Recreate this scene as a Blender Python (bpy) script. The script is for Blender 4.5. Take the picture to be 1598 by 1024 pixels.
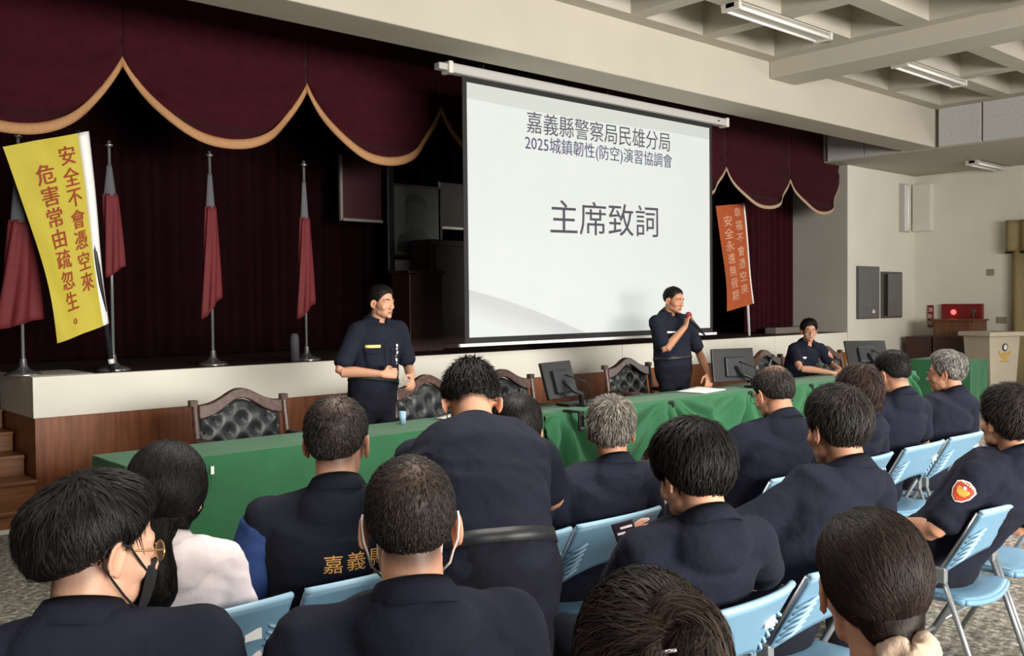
import bpy, bmesh, math, random
import numpy as np
from mathutils import Vector, Matrix, noise

for _o in list(bpy.data.objects):
    bpy.data.objects.remove(_o)
SC = bpy.context.scene
COL = SC.collection
random.seed(7)

# ------------------------------------------------------------------ camera
cam_data = bpy.data.cameras.new('camera')
cam_data.sensor_fit = 'HORIZONTAL'
cam_data.sensor_width = 36.0
cam_data.lens = 36.0 * 1480.0 / 1598.0
cam_data.clip_start = 0.05
camera = bpy.data.objects.new('camera', cam_data)
COL.objects.link(camera)
CAM = Vector((0.0, 0.0, 1.62))
camera.matrix_world = Matrix(((0.74477, 0.02523, -0.66684, CAM.x),
                              (-0.66725, 0.01361, -0.74471, CAM.y),
                              (-0.00971, 0.99959, 0.02698, CAM.z),
                              (0, 0, 0, 1)))
SC.camera = camera

# ------------------------------------------------------------------ world, lights, exposure
world = bpy.data.worlds.new('world')
SC.world = world
world.use_nodes = True
bg = world.node_tree.nodes['Background']
bg.inputs['Color'].default_value = (1.0, 0.97, 0.92, 1)
bg.inputs['Strength'].default_value = 0.13


def area_light(name, loc, target, size, size_y, power, color=(1, 0.96, 0.9), spread=115):
    d = bpy.data.lights.new(name, 'AREA')
    d.shape = 'RECTANGLE'
    d.size = size
    d.size_y = size_y
    d.energy = power
    d.color = color
    d.spread = math.radians(spread)
    o = bpy.data.objects.new(name, d)
    COL.objects.link(o)
    o.location = loc
    o.rotation_euler = (Vector(target) - Vector(loc)).to_track_quat('-Z', 'Y').to_euler()
    return o


# added fill over the audience and from the back, daylight from the side window
for lx, ly, pw in ((-1.5, 2.6, 52), (2.5, 2.6, 52), (6.5, 2.6, 52), (12.0, 2.2, 90), (2.6, 4.3, 45), (6.5, 4.3, 45), (11.6, 4.4, 45),
                   (-1.5, -1.5, 60), (3.5, -1.5, 60), (8.5, -1.5, 60)):
    area_light('hall_fill_light', (lx, ly, 4.15), (lx, ly, 0), 1.4, 0.5, pw)  # added ceiling fill, no lamp fixtures stand at these spots
area_light('back_fill_light', (4.0, -6.5, 2.2), (6.0, 5.0, 1.2), 9.0, 2.4, 900, (1.0, 0.96, 0.89), 100)  # added broad fill behind the camera, not a known window
area_light('side_window_light', (16.2, 0.5, 2.2), (8.0, 4.0, 3.2), 5.0, 2.2, 220, (1.0, 0.97, 0.92), 150)

SC.view_settings.view_transform = 'Standard'
SC.view_settings.look = 'None'
SC.view_settings.exposure = -0.06
SC.view_settings.gamma = 1.0
SC.view_settings.use_curve_mapping = False
SC.cycles.use_denoising = True
SC.cycles.max_bounces = 8


# ------------------------------------------------------------------ materials
def lin(c):
    return tuple(((v / 255.0) / 12.92 if v / 255.0 <= 0.04045 else ((v / 255.0 + 0.055) / 1.055) ** 2.4) for v in c)


def mat(name, rgb, rough=0.6, metal=0.0, spec=0.5, noise_amt=0.0, noise_scale=8.0, bump=0.0, bump_scale=60.0,
        rgb2=None, stretch=(1, 1, 1), sheen=0.0, emit=0.0, bump_dist=0.01, detail=4.0):
    m = bpy.data.materials.new(name)
    m.use_nodes = True
    nt = m.node_tree
    b = nt.nodes['Principled BSDF']
    c = lin(rgb)
    b.inputs['Base Color'].default_value = (*c, 1)
    b.inputs['Roughness'].default_value = rough
    b.inputs['Metallic'].default_value = metal
    b.inputs['Specular IOR Level'].default_value = spec
    if sheen:
        b.inputs['Sheen Weight'].default_value = sheen
    if emit:
        b.inputs['Emission Color'].default_value = (*c, 1)
        b.inputs['Emission Strength'].default_value = emit
    co = None
    if noise_amt or bump or rgb2:
        tc = nt.nodes.new('ShaderNodeTexCoord')
        mp = nt.nodes.new('ShaderNodeMapping')
        mp.inputs['Scale'].default_value = stretch
        nt.links.new(tc.outputs['Object'], mp.inputs['Vector'])
        co = mp.outputs['Vector']
    if noise_amt or rgb2:
        n = nt.nodes.new('ShaderNodeTexNoise')
        n.inputs['Scale'].default_value = noise_scale
        n.inputs['Detail'].default_value = detail
        nt.links.new(co, n.inputs['Vector'])
        r = nt.nodes.new('ShaderNodeValToRGB')
        e = r.color_ramp.elements
        e[0].position, e[1].position = 0.3, 0.7
        c2 = lin(rgb2) if rgb2 else c
        a = noise_amt
        e[0].color = (*[v * (1 - a) for v in c], 1)
        e[1].color = (*[min(1, v * (1 + a)) for v in c2], 1)
        nt.links.new(n.outputs['Fac'], r.inputs['Fac'])
        nt.links.new(r.outputs['Color'], b.inputs['Base Color'])
    if bump:
        n2 = nt.nodes.new('ShaderNodeTexNoise')
        n2.inputs['Scale'].default_value = bump_scale
        n2.inputs['Detail'].default_value = 5.0
        nt.links.new(co, n2.inputs['Vector'])
        bp = nt.nodes.new('ShaderNodeBump')
        bp.inputs['Strength'].default_value = bump
        bp.inputs['Distance'].default_value = bump_dist
        nt.links.new(n2.outputs['Fac'], bp.inputs['Height'])
        nt.links.new(bp.outputs['Normal'], b.inputs['Normal'])
    return m


M = {}
M['plaster'] = mat('plaster', (180, 174, 161), 0.8, noise_amt=0.03, noise_scale=2.0, bump=0.15, bump_scale=40)
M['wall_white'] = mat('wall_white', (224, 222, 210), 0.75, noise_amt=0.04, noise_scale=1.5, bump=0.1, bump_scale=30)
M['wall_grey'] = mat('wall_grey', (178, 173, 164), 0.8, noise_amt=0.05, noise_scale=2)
M['slab'] = mat('slab', (196, 188, 172), 0.85, noise_amt=0.06, noise_scale=3)
M['acoustic'] = mat('acoustic_panel', (190, 190, 190), 0.9, noise_amt=0.08, noise_scale=30, bump=0.4, bump_scale=50)
M['white_board'] = mat('white_board', (226, 222, 210), 0.6, noise_amt=0.02, noise_scale=3)
M['wood_panel'] = mat('wood_panel', (116, 64, 34), 0.45, rgb2=(140, 82, 46), noise_amt=0.08, noise_scale=6, stretch=(6, 6, 0.5))
M['step_wood'] = mat('step_wood', (118, 76, 44), 0.45, rgb2=(142, 94, 56), noise_amt=0.08, noise_scale=6, stretch=(0.6, 8, 8))
M['dark_wood'] = mat('dark_wood', (54, 30, 22), 0.4, rgb2=(66, 38, 28), noise_amt=0.1, noise_scale=6, stretch=(5, 5, 0.6))
M['desk_wood'] = mat('desk_wood', (92, 58, 38), 0.4, rgb2=(112, 72, 48), noise_amt=0.1, noise_scale=5, stretch=(5, 5, 0.6))
M['chair_wood'] = mat('chair_wood', (62, 42, 38), 0.35, rgb2=(92, 68, 60), noise_amt=0.1, noise_scale=7, stretch=(4, 4, 4))
M['leather'] = mat('leather', (46, 50, 52), 0.35, noise_amt=0.15, noise_scale=12, bump=0.2, bump_scale=120)
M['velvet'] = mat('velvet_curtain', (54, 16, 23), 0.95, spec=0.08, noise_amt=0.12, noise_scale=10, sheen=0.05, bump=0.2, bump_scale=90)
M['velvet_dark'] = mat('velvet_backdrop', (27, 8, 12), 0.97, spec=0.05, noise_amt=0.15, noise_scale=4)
M['velvet_black'] = mat('velvet_black', (18, 14, 19), 0.97, spec=0.05, noise_amt=0.15, noise_scale=4)
M['gold_trim'] = mat('gold_trim', (174, 128, 86), 0.6, noise_amt=0.2, noise_scale=120, bump=0.5, bump_scale=200)
M['grey_trim'] = mat('pale_trim', (176, 150, 124), 0.6, noise_amt=0.15, noise_scale=120)
M['stage_floor'] = mat('stage_floor', (60, 44, 36), 0.5, noise_amt=0.1, noise_scale=5)
M['green'] = mat('green_cloth', (34, 98, 60), 0.85, noise_amt=0.10, noise_scale=5, bump=0.25, bump_scale=150, sheen=0.15)
M['navy'] = mat('navy_uniform', (20, 23, 38), 0.9, spec=0.25, noise_amt=0.10, noise_scale=9, bump=0.55, bump_scale=13, bump_dist=0.02)
M['navy_dark'] = mat('navy_trousers', (14, 16, 27), 0.9, spec=0.25, noise_amt=0.10, noise_scale=9, bump=0.5, bump_scale=12, bump_dist=0.02)
M['vest'] = mat('navy_vest', (14, 18, 30), 0.9, spec=0.25, noise_amt=0.08, noise_scale=9, bump=0.5, bump_scale=11, bump_dist=0.02)
M['blue_sleeve'] = mat('blue_sleeve', (30, 58, 112), 0.75, noise_amt=0.1, noise_scale=10, bump=0.5, bump_scale=14, bump_dist=0.02)
M['white_shirt'] = mat('white_shirt', (226, 214, 216), 0.8, noise_amt=0.03, noise_scale=9, bump=0.5, bump_scale=12, bump_dist=0.02)
M['mustard'] = mat('mustard_knit', (142, 92, 40), 0.9, noise_amt=0.12, noise_scale=60, bump=0.6, bump_scale=120, sheen=0.15)
M['black_cloth'] = mat('black_cloth', (18, 18, 22), 0.85, bump=0.3, bump_scale=40)
M['shoe'] = mat('black_shoe', (16, 16, 17), 0.35)
M['belt'] = mat('black_belt', (22, 23, 28), 0.5)
M['steel'] = mat('steel_tube', (150, 154, 158), 0.35, metal=0.6)
M['chrome'] = mat('chrome', (205, 205, 205), 0.2, metal=0.9)
M['blue_plastic'] = mat('blue_plastic', (108, 146, 172), 0.4, noise_amt=0.03, noise_scale=5)
M['blue_edge'] = mat('pale_blue_plastic', (144, 180, 202), 0.4)
M['dark_metal'] = mat('dark_metal', (40, 42, 46), 0.5, metal=0.3)
M['panel_grey'] = mat('panel_grey', (104, 104, 104), 0.5, noise_amt=0.05, noise_scale=3)
M['panel_edge'] = mat('panel_edge', (78, 78, 76), 0.5)
M['black'] = mat('matte_black', (10, 10, 11), 0.6)
M['black_gloss'] = mat('monitor_black', (26, 27, 30), 0.4, noise_amt=0.05, noise_scale=3)
M['case_grey'] = mat('screen_case', (176, 174, 172), 0.5)
M['white'] = mat('white_plastic', (232, 232, 230), 0.45)
M['paper'] = mat('paper', (238, 238, 236), 0.8)
M['tube'] = mat('lamp_tube', (236, 236, 232), 0.3, emit=0.12)
M['lamp_body'] = mat('lamp_body', (208, 204, 196), 0.4)
M['yellow'] = mat('yellow_banner', (188, 173, 58), 0.75, noise_amt=0.05, noise_scale=4, bump=0.2, bump_scale=20)
M['red_ink'] = mat('brown_red_ink', (148, 62, 26), 0.8)
M['orange'] = mat('orange_banner', (172, 80, 38), 0.8, noise_amt=0.06, noise_scale=4)
M['pale_ink'] = mat('pale_pink_ink', (214, 160, 130), 0.8)
M['flag_red'] = mat('flag_red', (98, 19, 27), 0.75, noise_amt=0.1, noise_scale=6)
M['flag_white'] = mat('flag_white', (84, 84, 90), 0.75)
M['red_box'] = mat('red_cabinet', (122, 22, 24), 0.4)
M['red_light'] = mat('red_lamp', (255, 60, 60), 0.3, emit=6.0)
M['cream'] = mat('lectern_cream', (196, 184, 164), 0.5, noise_amt=0.06, noise_scale=3)
M['lectern_side'] = mat('lectern_side', (150, 132, 112), 0.5, noise_amt=0.06, noise_scale=3)
M['gold'] = mat('gold_emblem', (206, 168, 80), 0.4)
M['curtain_gold'] = mat('window_curtain', (142, 128, 88), 0.8, noise_amt=0.1, noise_scale=20)
M['beige'] = mat('switch_beige', (150, 142, 122), 0.5)
M['picture'] = mat('portrait_grey', (104, 108, 104), 0.25, noise_amt=0.1, noise_scale=4)
M['picture_dark'] = mat('portrait_dark', (56, 58, 58), 0.3)
M['picture_mid'] = mat('portrait_mid', (84, 86, 84), 0.3)
M['frame_silver'] = mat('frame_silver', (172, 166, 160), 0.35, metal=0.4)
M['maroon_board'] = mat('maroon_board', (66, 26, 34), 0.5)
M['grey_board'] = mat('grey_board', (120, 112, 106), 0.6)
M['eye_white'] = mat('eye_white', (214, 206, 198), 0.3)
M['iris'] = mat('dark_iris', (24, 16, 12), 0.2)
M['brow'] = mat('eyebrow', (34, 28, 26), 0.8)
M['lens'] = mat('glasses_frame', (28, 28, 30), 0.3)
M['gold_wire'] = mat('gold_wire', (196, 156, 96), 0.3, metal=0.7)
M['mask_black'] = mat('black_mask', (14, 14, 16), 0.9, bump=0.3, bump_scale=60)
M['scrunchie'] = mat('beige_scrunchie', (192, 168, 148), 0.9, noise_amt=0.08, noise_scale=30, bump=0.5, bump_scale=50)
M['tag_yellow'] = mat('tag_yellow', (226, 204, 120), 0.6)
M['patch_red'] = mat('patch_red', (186, 58, 34), 0.7, noise_amt=0.1, noise_scale=60)
M['patch_gold'] = mat('patch_gold', (226, 150, 56), 0.6)
M['patch_white'] = mat('patch_white', (232, 214, 204), 0.7)
M['thread_gold'] = mat('gold_thread', (214, 160, 84), 0.6)
M['mic_red'] = mat('mic_red', (128, 36, 44), 0.6, bump=0.5, bump_scale=300)
M['phone_screen'] = mat('phone_screen', (34, 28, 34), 0.2, emit=0.6)
M['phone_light'] = mat('phone_rows', (206, 190, 196), 0.3, emit=0.5)


def glass_mat():
    m = bpy.data.materials.new('spectacle_lens')
    m.use_nodes = True
    nt = m.node_tree
    for n in list(nt.nodes):
        nt.nodes.remove(n)
    out = nt.nodes.new('ShaderNodeOutputMaterial')
    mix = nt.nodes.new('ShaderNodeMixShader')
    tr = nt.nodes.new('ShaderNodeBsdfTransparent')
    gl = nt.nodes.new('ShaderNodeBsdfGlossy')
    gl.inputs['Roughness'].default_value = 0.05
    mix.inputs['Fac'].default_value = 0.12
    nt.links.new(tr.outputs[0], mix.inputs[1])
    nt.links.new(gl.outputs[0], mix.inputs[2])
    nt.links.new(mix.outputs[0], out.inputs['Surface'])
    return m


M['glass'] = glass_mat()


def carpet_mat():
    m = bpy.data.materials.new('speckled_carpet')
    m.use_nodes = True
    nt = m.node_tree
    b = nt.nodes['Principled BSDF']
    b.inputs['Roughness'].default_value = 0.85
    tc = nt.nodes.new('ShaderNodeTexCoord')
    n1 = nt.nodes.new('ShaderNodeTexNoise')
    n1.inputs['Scale'].default_value = 26
    n1.inputs['Detail'].default_value = 6
    n1.inputs['Roughness'].default_value = 0.7
    n2 = nt.nodes.new('ShaderNodeTexNoise')
    n2.inputs['Scale'].default_value = 1.3
    r = nt.nodes.new('ShaderNodeValToRGB')
    e = r.color_ramp.elements
    e[0].position, e[0].color = 0.36, (*lin((64, 60, 56)), 1)
    e[1].position, e[1].color = 0.66, (*lin((196, 190, 178)), 1)
    k = r.color_ramp.elements.new(0.5)
    k.color = (*lin((124, 118, 108)), 1)
    mx = nt.nodes.new('ShaderNodeMix')
    mx.data_type = 'RGBA'
    mx.blend_type = 'MULTIPLY'
    mx.inputs[0].default_value = 0.3
    nt.links.new(tc.outputs['Object'], n1.inputs['Vector'])
    nt.links.new(tc.outputs['Object'], n2.inputs['Vector'])
    nt.links.new(n1.outputs['Fac'], r.inputs['Fac'])
    nt.links.new(r.outputs['Color'], mx.inputs[6])
    nt.links.new(n2.outputs['Color'], mx.inputs[7])
    nt.links.new(mx.outputs[2], b.inputs['Base Color'])
    bp = nt.nodes.new('ShaderNodeBump')
    bp.inputs['Strength'].default_value = 0.3
    nt.links.new(n1.outputs['Fac'], bp.inputs['Height'])
    nt.links.new(bp.outputs['Normal'], b.inputs['Normal'])
    return m


M['carpet'] = carpet_mat()


def screen_mat():
    """Projected slide: pale green white field with a greyer strip across the top and a grey swoosh in the lower left corner."""
    m = bpy.data.materials.new('projected_slide')
    m.use_nodes = True
    nt = m.node_tree
    b = nt.nodes['Principled BSDF']
    b.inputs['Roughness'].default_value = 0.9
    tc = nt.nodes.new('ShaderNodeTexCoord')
    sp = nt.nodes.new('ShaderNodeSeparateXYZ')
    nt.links.new(tc.outputs['Object'], sp.inputs[0])

    def math_node(op, a, bb=None, c=None):
        n = nt.nodes.new('ShaderNodeMath')
        n.operation = op
        for i, v in enumerate((a, bb, c)):
            if v is None:
                continue
            if isinstance(v, (int, float)):
                n.inputs[i].default_value = v
            else:
                nt.links.new(v, n.inputs[i])
        return n.outputs[0]

    X, Z = sp.outputs[0], sp.outputs[2]                    # x 0..3.65, z 0..2.34
    w = math_node('MULTIPLY', math_node('SINE', math_node('MULTIPLY', X, 1.5)), 0.015)
    top = math_node('GREATER_THAN', math_node('ADD', Z, w), 2.19)
    line = math_node('SUBTRACT', 0.44, math_node('MULTIPLY', X, 0.28))
    sw = math_node('LESS_THAN', Z, math_node('ADD', line, math_node('MULTIPLY', math_node('SINE', math_node('MULTIPLY', X, 2.2)), 0.03)))
    sh = math_node('MULTIPLY', sw, math_node('MINIMUM', math_node('MAXIMUM', math_node('SUBTRACT', 1.25, math_node('MULTIPLY', math_node('SUBTRACT', line, Z), 4.5)), 0.0), 1.0))
    nz = nt.nodes.new('ShaderNodeTexNoise')
    nz.inputs['Scale'].default_value = 1.6
    nz.inputs['Detail'].default_value = 8
    nz.inputs['Roughness'].default_value = 0.75
    nt.links.new(tc.outputs['Object'], nz.inputs['Vector'])

    def mixc(f, c1, c2):
        n = nt.nodes.new('ShaderNodeMix')
        n.data_type = 'RGBA'
        nt.links.new(f, n.inputs[0])
        for i, c in ((6, c1), (7, c2)):
            if isinstance(c, tuple):
                n.inputs[i].default_value = (*lin(c), 1)
            else:
                nt.links.new(c, n.inputs[i])
        return n.outputs[2]
    base = mixc(nz.outputs['Fac'], (206, 220, 212), (232, 238, 234))
    base = mixc(top, base, (190, 200, 190))
    base = mixc(sh, base, (176, 184, 184))
    nt.links.new(base, b.inputs['Emission Color'])
    b.inputs['Base Color'].default_value = (0.25, 0.25, 0.25, 1)
    b.inputs['Emission Strength'].default_value = 0.64
    return m


M['slide'] = screen_mat()
M['slide_ink'] = mat('slide_ink', (124, 124, 130), 0.9, emit=0.45)
M['slide_ink_blue'] = mat('slide_ink_blue', (116, 114, 138), 0.9, emit=0.45)


# ------------------------------------------------------------------ object helpers
def link(name, me, material=None, parent=None, smooth=False):
    if material is not None:
        me.materials.append(material)
    if smooth:
        me.polygons.foreach_set('use_smooth', [True] * len(me.polygons))
    o = bpy.data.objects.new(name, me)
    COL.objects.link(o)
    if parent is not None:
        o.parent = parent
    return o


def tag(o, label, cat, group=None):
    o['label'] = label
    o['category'] = cat
    if group:
        o['group'] = group
    return o


def thing(name, label, cat, loc, rotz=0.0, group=None):
    o = bpy.data.objects.new(name, None)
    o.empty_display_size = 0.1
    COL.objects.link(o)
    o.location = loc
    o.rotation_euler = (0, 0, rotz)
    return tag(o, label, cat, group)


def struct(o, **kw):
    o['kind'] = 'structure'
    for k, v in kw.items():
        o[k] = v
    return o


class MB:
    """Collects simple shapes into one mesh."""

    def __init__(self):
        self.v, self.f = [], []

    def add(self, vs, fs):
        n = len(self.v)
        self.v += [tuple(p) for p in vs]
        self.f += [tuple(i + n for i in f) for f in fs]
        return self

    def box(self, x0, x1, y0, y1, z0, z1, mtx=None):
        vs = [Vector((x, y, z)) for z in (z0, z1) for x, y in ((x0, y0), (x1, y0), (x1, y1), (x0, y1))]
        if mtx is not None:
            vs = [mtx @ v for v in vs]
        return self.add(vs, [(3, 2, 1, 0), (4, 5, 6, 7), (0, 1, 5, 4), (1, 2, 6, 5), (2, 3, 7, 6), (3, 0, 4, 7)])

    def tube(self, pts, r, n=8, cap=True):
        pts = [Vector(p) for p in pts]
        rs = r if isinstance(r, (list, tuple)) else [r] * len(pts)
        vs, fs = [], []
        prev = None
        for i, p in enumerate(pts):
            d = (pts[min(i + 1, len(pts) - 1)] - pts[max(i - 1, 0)]).normalized()
            if prev is None:
                a = d.orthogonal().normalized()
            else:
                a = (prev - d * prev.dot(d)).normalized()
            prev = a
            b = d.cross(a)
            vs += [p + (a * math.cos(t) + b * math.sin(t)) * rs[i] for t in [2 * math.pi * k / n for k in range(n)]]
        for i in range(len(pts) - 1):
            for k in range(n):
                fs.append((i * n + k, i * n + (k + 1) % n, (i + 1) * n + (k + 1) % n, (i + 1) * n + k))
        if cap:
            fs.append(tuple(reversed(range(n))))
            fs.append(tuple(range((len(pts) - 1) * n, len(pts) * n)))
        return self.add(vs, fs)

    def lathe(self, prof, c=(0, 0, 0), n=20):
        vs, fs = [], []
        for r, z in prof:
            vs += [(c[0] + r * math.cos(2 * math.pi * k / n), c[1] + r * math.sin(2 * math.pi * k / n), c[2] + z) for k in range(n)]
        for i in range(len(prof) - 1):
            for k in range(n):
                fs.append((i * n + k, i * n + (k + 1) % n, (i + 1) * n + (k + 1) % n, (i + 1) * n + k))
        fs.append(tuple(reversed(range(n))))
        fs.append(tuple(range((len(prof) - 1) * n, len(prof) * n)))
        return self.add(vs, fs)

    def ball(self, c, r, n=14, m=9, mtx=None):
        rr = r if isinstance(r, (list, tuple)) else (r, r, r)
        vs, fs = [], []
        for i in range(m + 1):
            ph = math.pi * i / m
            for k in range(n):
                t = 2 * math.pi * k / n
                p = Vector((rr[0] * math.sin(ph) * math.cos(t), rr[1] * math.sin(ph) * math.sin(t), -rr[2] * math.cos(ph)))
                if mtx is not None:
                    p = mtx @ p
                vs.append(Vector(c) + p)
        for i in range(m):
            for k in range(n):
                fs.append((i * n + k, i * n + (k + 1) % n, (i + 1) * n + (k + 1) % n, (i + 1) * n + k))
        return self.add(vs, fs)

    def prism(self, outline, fn, d):
        """outline: 2-D points; fn(u, v, w) -> 3-D; thickness d along w."""
        n = len(outline)
        vs = [fn(u, v, 0) for u, v in outline] + [fn(u, v, d) for u, v in outline]
        fs = [tuple(range(n)), tuple(reversed(range(n, 2 * n)))]
        fs += [(k, k + n, (k + 1) % n + n, (k + 1) % n) for k in range(n)]
        return self.add(vs, fs)

    def grid(self, fn, nu, nv):
        vs = [fn(i / nu, j / nv) for j in range(nv + 1) for i in range(nu + 1)]
        w = nu + 1
        return self.add(vs, [(j * w + i, j * w + i + 1, (j + 1) * w + i + 1, (j + 1) * w + i) for j in range(nv) for i in range(nu)])

    def mesh(self, name, weld=True):
        me = bpy.data.meshes.new(name)
        me.from_pydata([tuple(p) for p in self.v], [], self.f)
        bm = bmesh.new()
        bm.from_mesh(me)
        if weld:
            bmesh.ops.remove_doubles(bm, verts=bm.verts, dist=1e-5)
        bmesh.ops.recalc_face_normals(bm, faces=bm.faces)
        bm.to_mesh(me)
        bm.free()
        return me

    def build(self, name, material, parent=None, smooth=False, bevel=0.0, solid=0.0):
        o = link(name, self.mesh(name), material, parent, smooth)
        if solid:
            s = o.modifiers.new('solid', 'SOLIDIFY')
            s.thickness = solid
            s.offset = 0
        if bevel:
            b = o.modifiers.new('bevel', 'BEVEL')
            b.width = bevel
            b.segments = 2
            b.limit_method = 'ANGLE'
            b.angle_limit = math.radians(40)
        return o


def text_points(s, bold=0.0):
    """Flat glyph mesh of one string, centred, cap height about 1: (vertices, faces)."""
    c = bpy.data.curves.new('t', 'FONT')
    c.body = s
    c.offset = bold
    c.align_x = 'CENTER'
    c.resolution_u = 2
    o = bpy.data.objects.new('t', c)
    COL.objects.link(o)
    bpy.context.view_layer.update()
    me = bpy.data.meshes.new_from_object(o.evaluated_get(bpy.context.evaluated_depsgraph_get()))
    vs = [v.co.copy() for v in me.vertices]
    fs = [tuple(p.vertices) for p in me.polygons]
    bpy.data.objects.remove(o)
    bpy.data.curves.remove(c)
    bpy.data.meshes.remove(me)
    if vs:
        cx = (min(v.x for v in vs) + max(v.x for v in vs)) / 2
        cy = (min(v.y for v in vs) + max(v.y for v in vs)) / 2
        vs = [Vector((v.x - cx, v.y - cy, 0)) for v in vs]
    return vs, fs


def lettering(name, items, fn, material, parent):
    """items: (string, u, v, half width or None, size, bold); fn(u, v) -> 3-D point."""
    mb = MB()
    for s, u, v, hw, size, bold in items:
        vs, fs = text_points(s)
        if not vs:
            continue
        k = size
        if hw:
            k = hw / max(p.x for p in vs)
        for dx in ((-0.0025, 0.0025) if bold else (0,)):
            mb.add([fn(u + p.x * k + dx, v + p.y * size) for p in vs], fs)
    me = bpy.data.meshes.new(name)
    me.from_pydata([tuple(p) for p in mb.v], [], mb.f)
    return link(name, me, material, parent)

# ================================================================== the setting
ST_Y, ST_Z = 7.8, 1.085          # stage front and height
XR = 14.27                       # right jamb of the stage opening
XW = 16.6                        # right wall of the hall


def sbox(name, x0, x1, y0, y1, z0, z1, m, bevel=0.0):
    return struct(MB().box(x0, x1, y0, y1, z0, z1).build(name, m, bevel=bevel))


sbox('floor', -6, XW + 0.2, -7, 12, -0.1, 0, M['carpet'])
sbox('wall_right', XW, XW + 0.2, -7, 12, 0, 4.9, M['wall_white'])
sbox('wall_left', -6.2, -6, -7, 12, 0, 4.9, M['wall_white'])
sbox('wall_front', XR, XW, ST_Y, 8.0, 0, 3.78, M['wall_white'])
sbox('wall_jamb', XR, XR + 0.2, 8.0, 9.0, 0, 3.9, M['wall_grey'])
struct(MB().box(XR - 0.004, XR, ST_Y + 0.002, 8.99, ST_Z, 3.9).build('trim_jamb', M['wall_grey']))  # reveal's shade is put into its greyer wall colour
sbox('wall_stage', -6, XW, 10.4, 10.6, 0, 5, M['velvet_black'])
sbox('wall_wing', -6, -5.9, 8.5, 10.4, 0, 5, M['velvet_black'])
# beam over the front of the hall
sbox('trim_beam', -6, 13.70, 6.13, 6.60, 3.79, 4.75, M['plaster'], 0.012)
# cross beam and coffered ceiling
sbox('trim_crossbeam', 9.46, 9.99, -7, 6.128, 4.14, 4.75, M['plaster'], 0.012)
sbox('ceiling', -6, XW, -7, 10.4, 4.75, 4.95, M['slab'])
sbox('ceiling_stage', -6, XR, 6.6, 10.4, 4.70, 4.749, M['velvet_black'])
mb = MB()
ZR = 4.33
ys = [5.95, 5.04, 4.22]
y = 4.22
while y > -6:
    y -= 1.15
    ys.append(y)
for i, y in enumerate(ys):
    w = 0.178 if i == 0 else (0.24 if i == 2 else 0.21)
    mb.box(-6, 9.46, y, y + w, ZR, 4.752)
    mb.box(9.99, 13.72, y, y + w, ZR, 4.752)
xs = [7.98, 6.87]
x = 6.87
while x > -5.5:
    x -= 1.13
    xs.append(x)
for x in xs + [9.28]:
    mb.box(x, x + (0.178 if x > 9 else 0.21), -7, 6.128, ZR + 0.001, 4.751)
for x, w in ((9.992, 0.25), (11.92, 0.2), (13.45, 0.27)):
    mb.box(x, x + w, -7, 6.128, ZR + 0.001, 4.751)
struct(mb.build('ceiling_ribs', M['plaster']))
# dropped soffit along the right wall, faced with acoustic panels
sbox('ceiling_soffit', 13.76, XW, -7, 8.5, 3.78, 4.75, M['plaster'])
mb = MB()
y = 6.10
while y > -6:
    mb.box(13.70, 13.765, y - 0.60, y - 0.012, 3.79, 4.74)
    y -= 0.612
y = 6.62
while y < 7.8:
    mb.box(13.70, 13.765, y, min(y + 0.6, 7.92), 3.79, 4.74)
    y += 0.612
struct(mb.build('trim_panels', M['acoustic'], bevel=0.006))
# stage
sbox('floor_stage', 2.09, XR, ST_Y + 0.06, 10.4, 0.9, ST_Z, M['stage_floor'])
mb = MB()
edges = [2.09, 5.45, 8.81, 12.17, 14.262]
for a, b_ in zip(edges, edges[1:]):
    mb.box(a, b_ - 0.006, ST_Y, ST_Y + 0.06, 0.77, ST_Z)
mb.box(2.085, 2.09, ST_Y, 8.75, 0.77, ST_Z)
mb.box(2.09, 2.55, ST_Y + 0.06, 8.5, ST_Z, ST_Z + 0.004)
struct(mb.build('trim_stage', M['white_board'], bevel=0.004))
mb = MB()
mb.box(2.10, XR, ST_Y + 0.02, ST_Y + 0.06, 0.0, 0.77)
mb.box(2.10, 2.14, ST_Y + 0.06, 9.0, 0.0, 0.77)
struct(mb.build('wall_stage_front', M['wood_panel']))
# steps at the left end of the stage
mb = MB()
for k, (yy, x1) in enumerate(((7.44, 2.6), (7.77, 2.085), (8.08, 2.085), (8.39, 2.085), (8.70, 2.085))):
    z1 = 0.155 * (k + 1)
    mb.box(-0.5, x1, yy, 9.2 if k else 7.79, 0, z1 - 0.028)
    mb.box(-0.5, x1, yy - 0.02, 9.2 if k else 7.79, z1 - 0.028, z1)
struct(mb.build('floor_steps', M['step_wood'], bevel=0.004))
struct(MB().box(-0.5, 2.6, 7.425, 7.441, 0.0, 0.03).build('baseboard_steps', M['white_board']))
struct(MB().box(-6, 2.08, 8.95, 9.0, 0, 4.7).build('wall_side_stage', M['velvet_black']))
# back and left walls of the hall, with an opening added to let light in
mb = MB()
mb.box(-6, XW, -7.2, -7, 0, 1.0)
mb.box(-6, XW, -7.2, -7, 3.4, 4.75)
struct(mb.build('wall_back', M['wall_white']))


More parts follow.
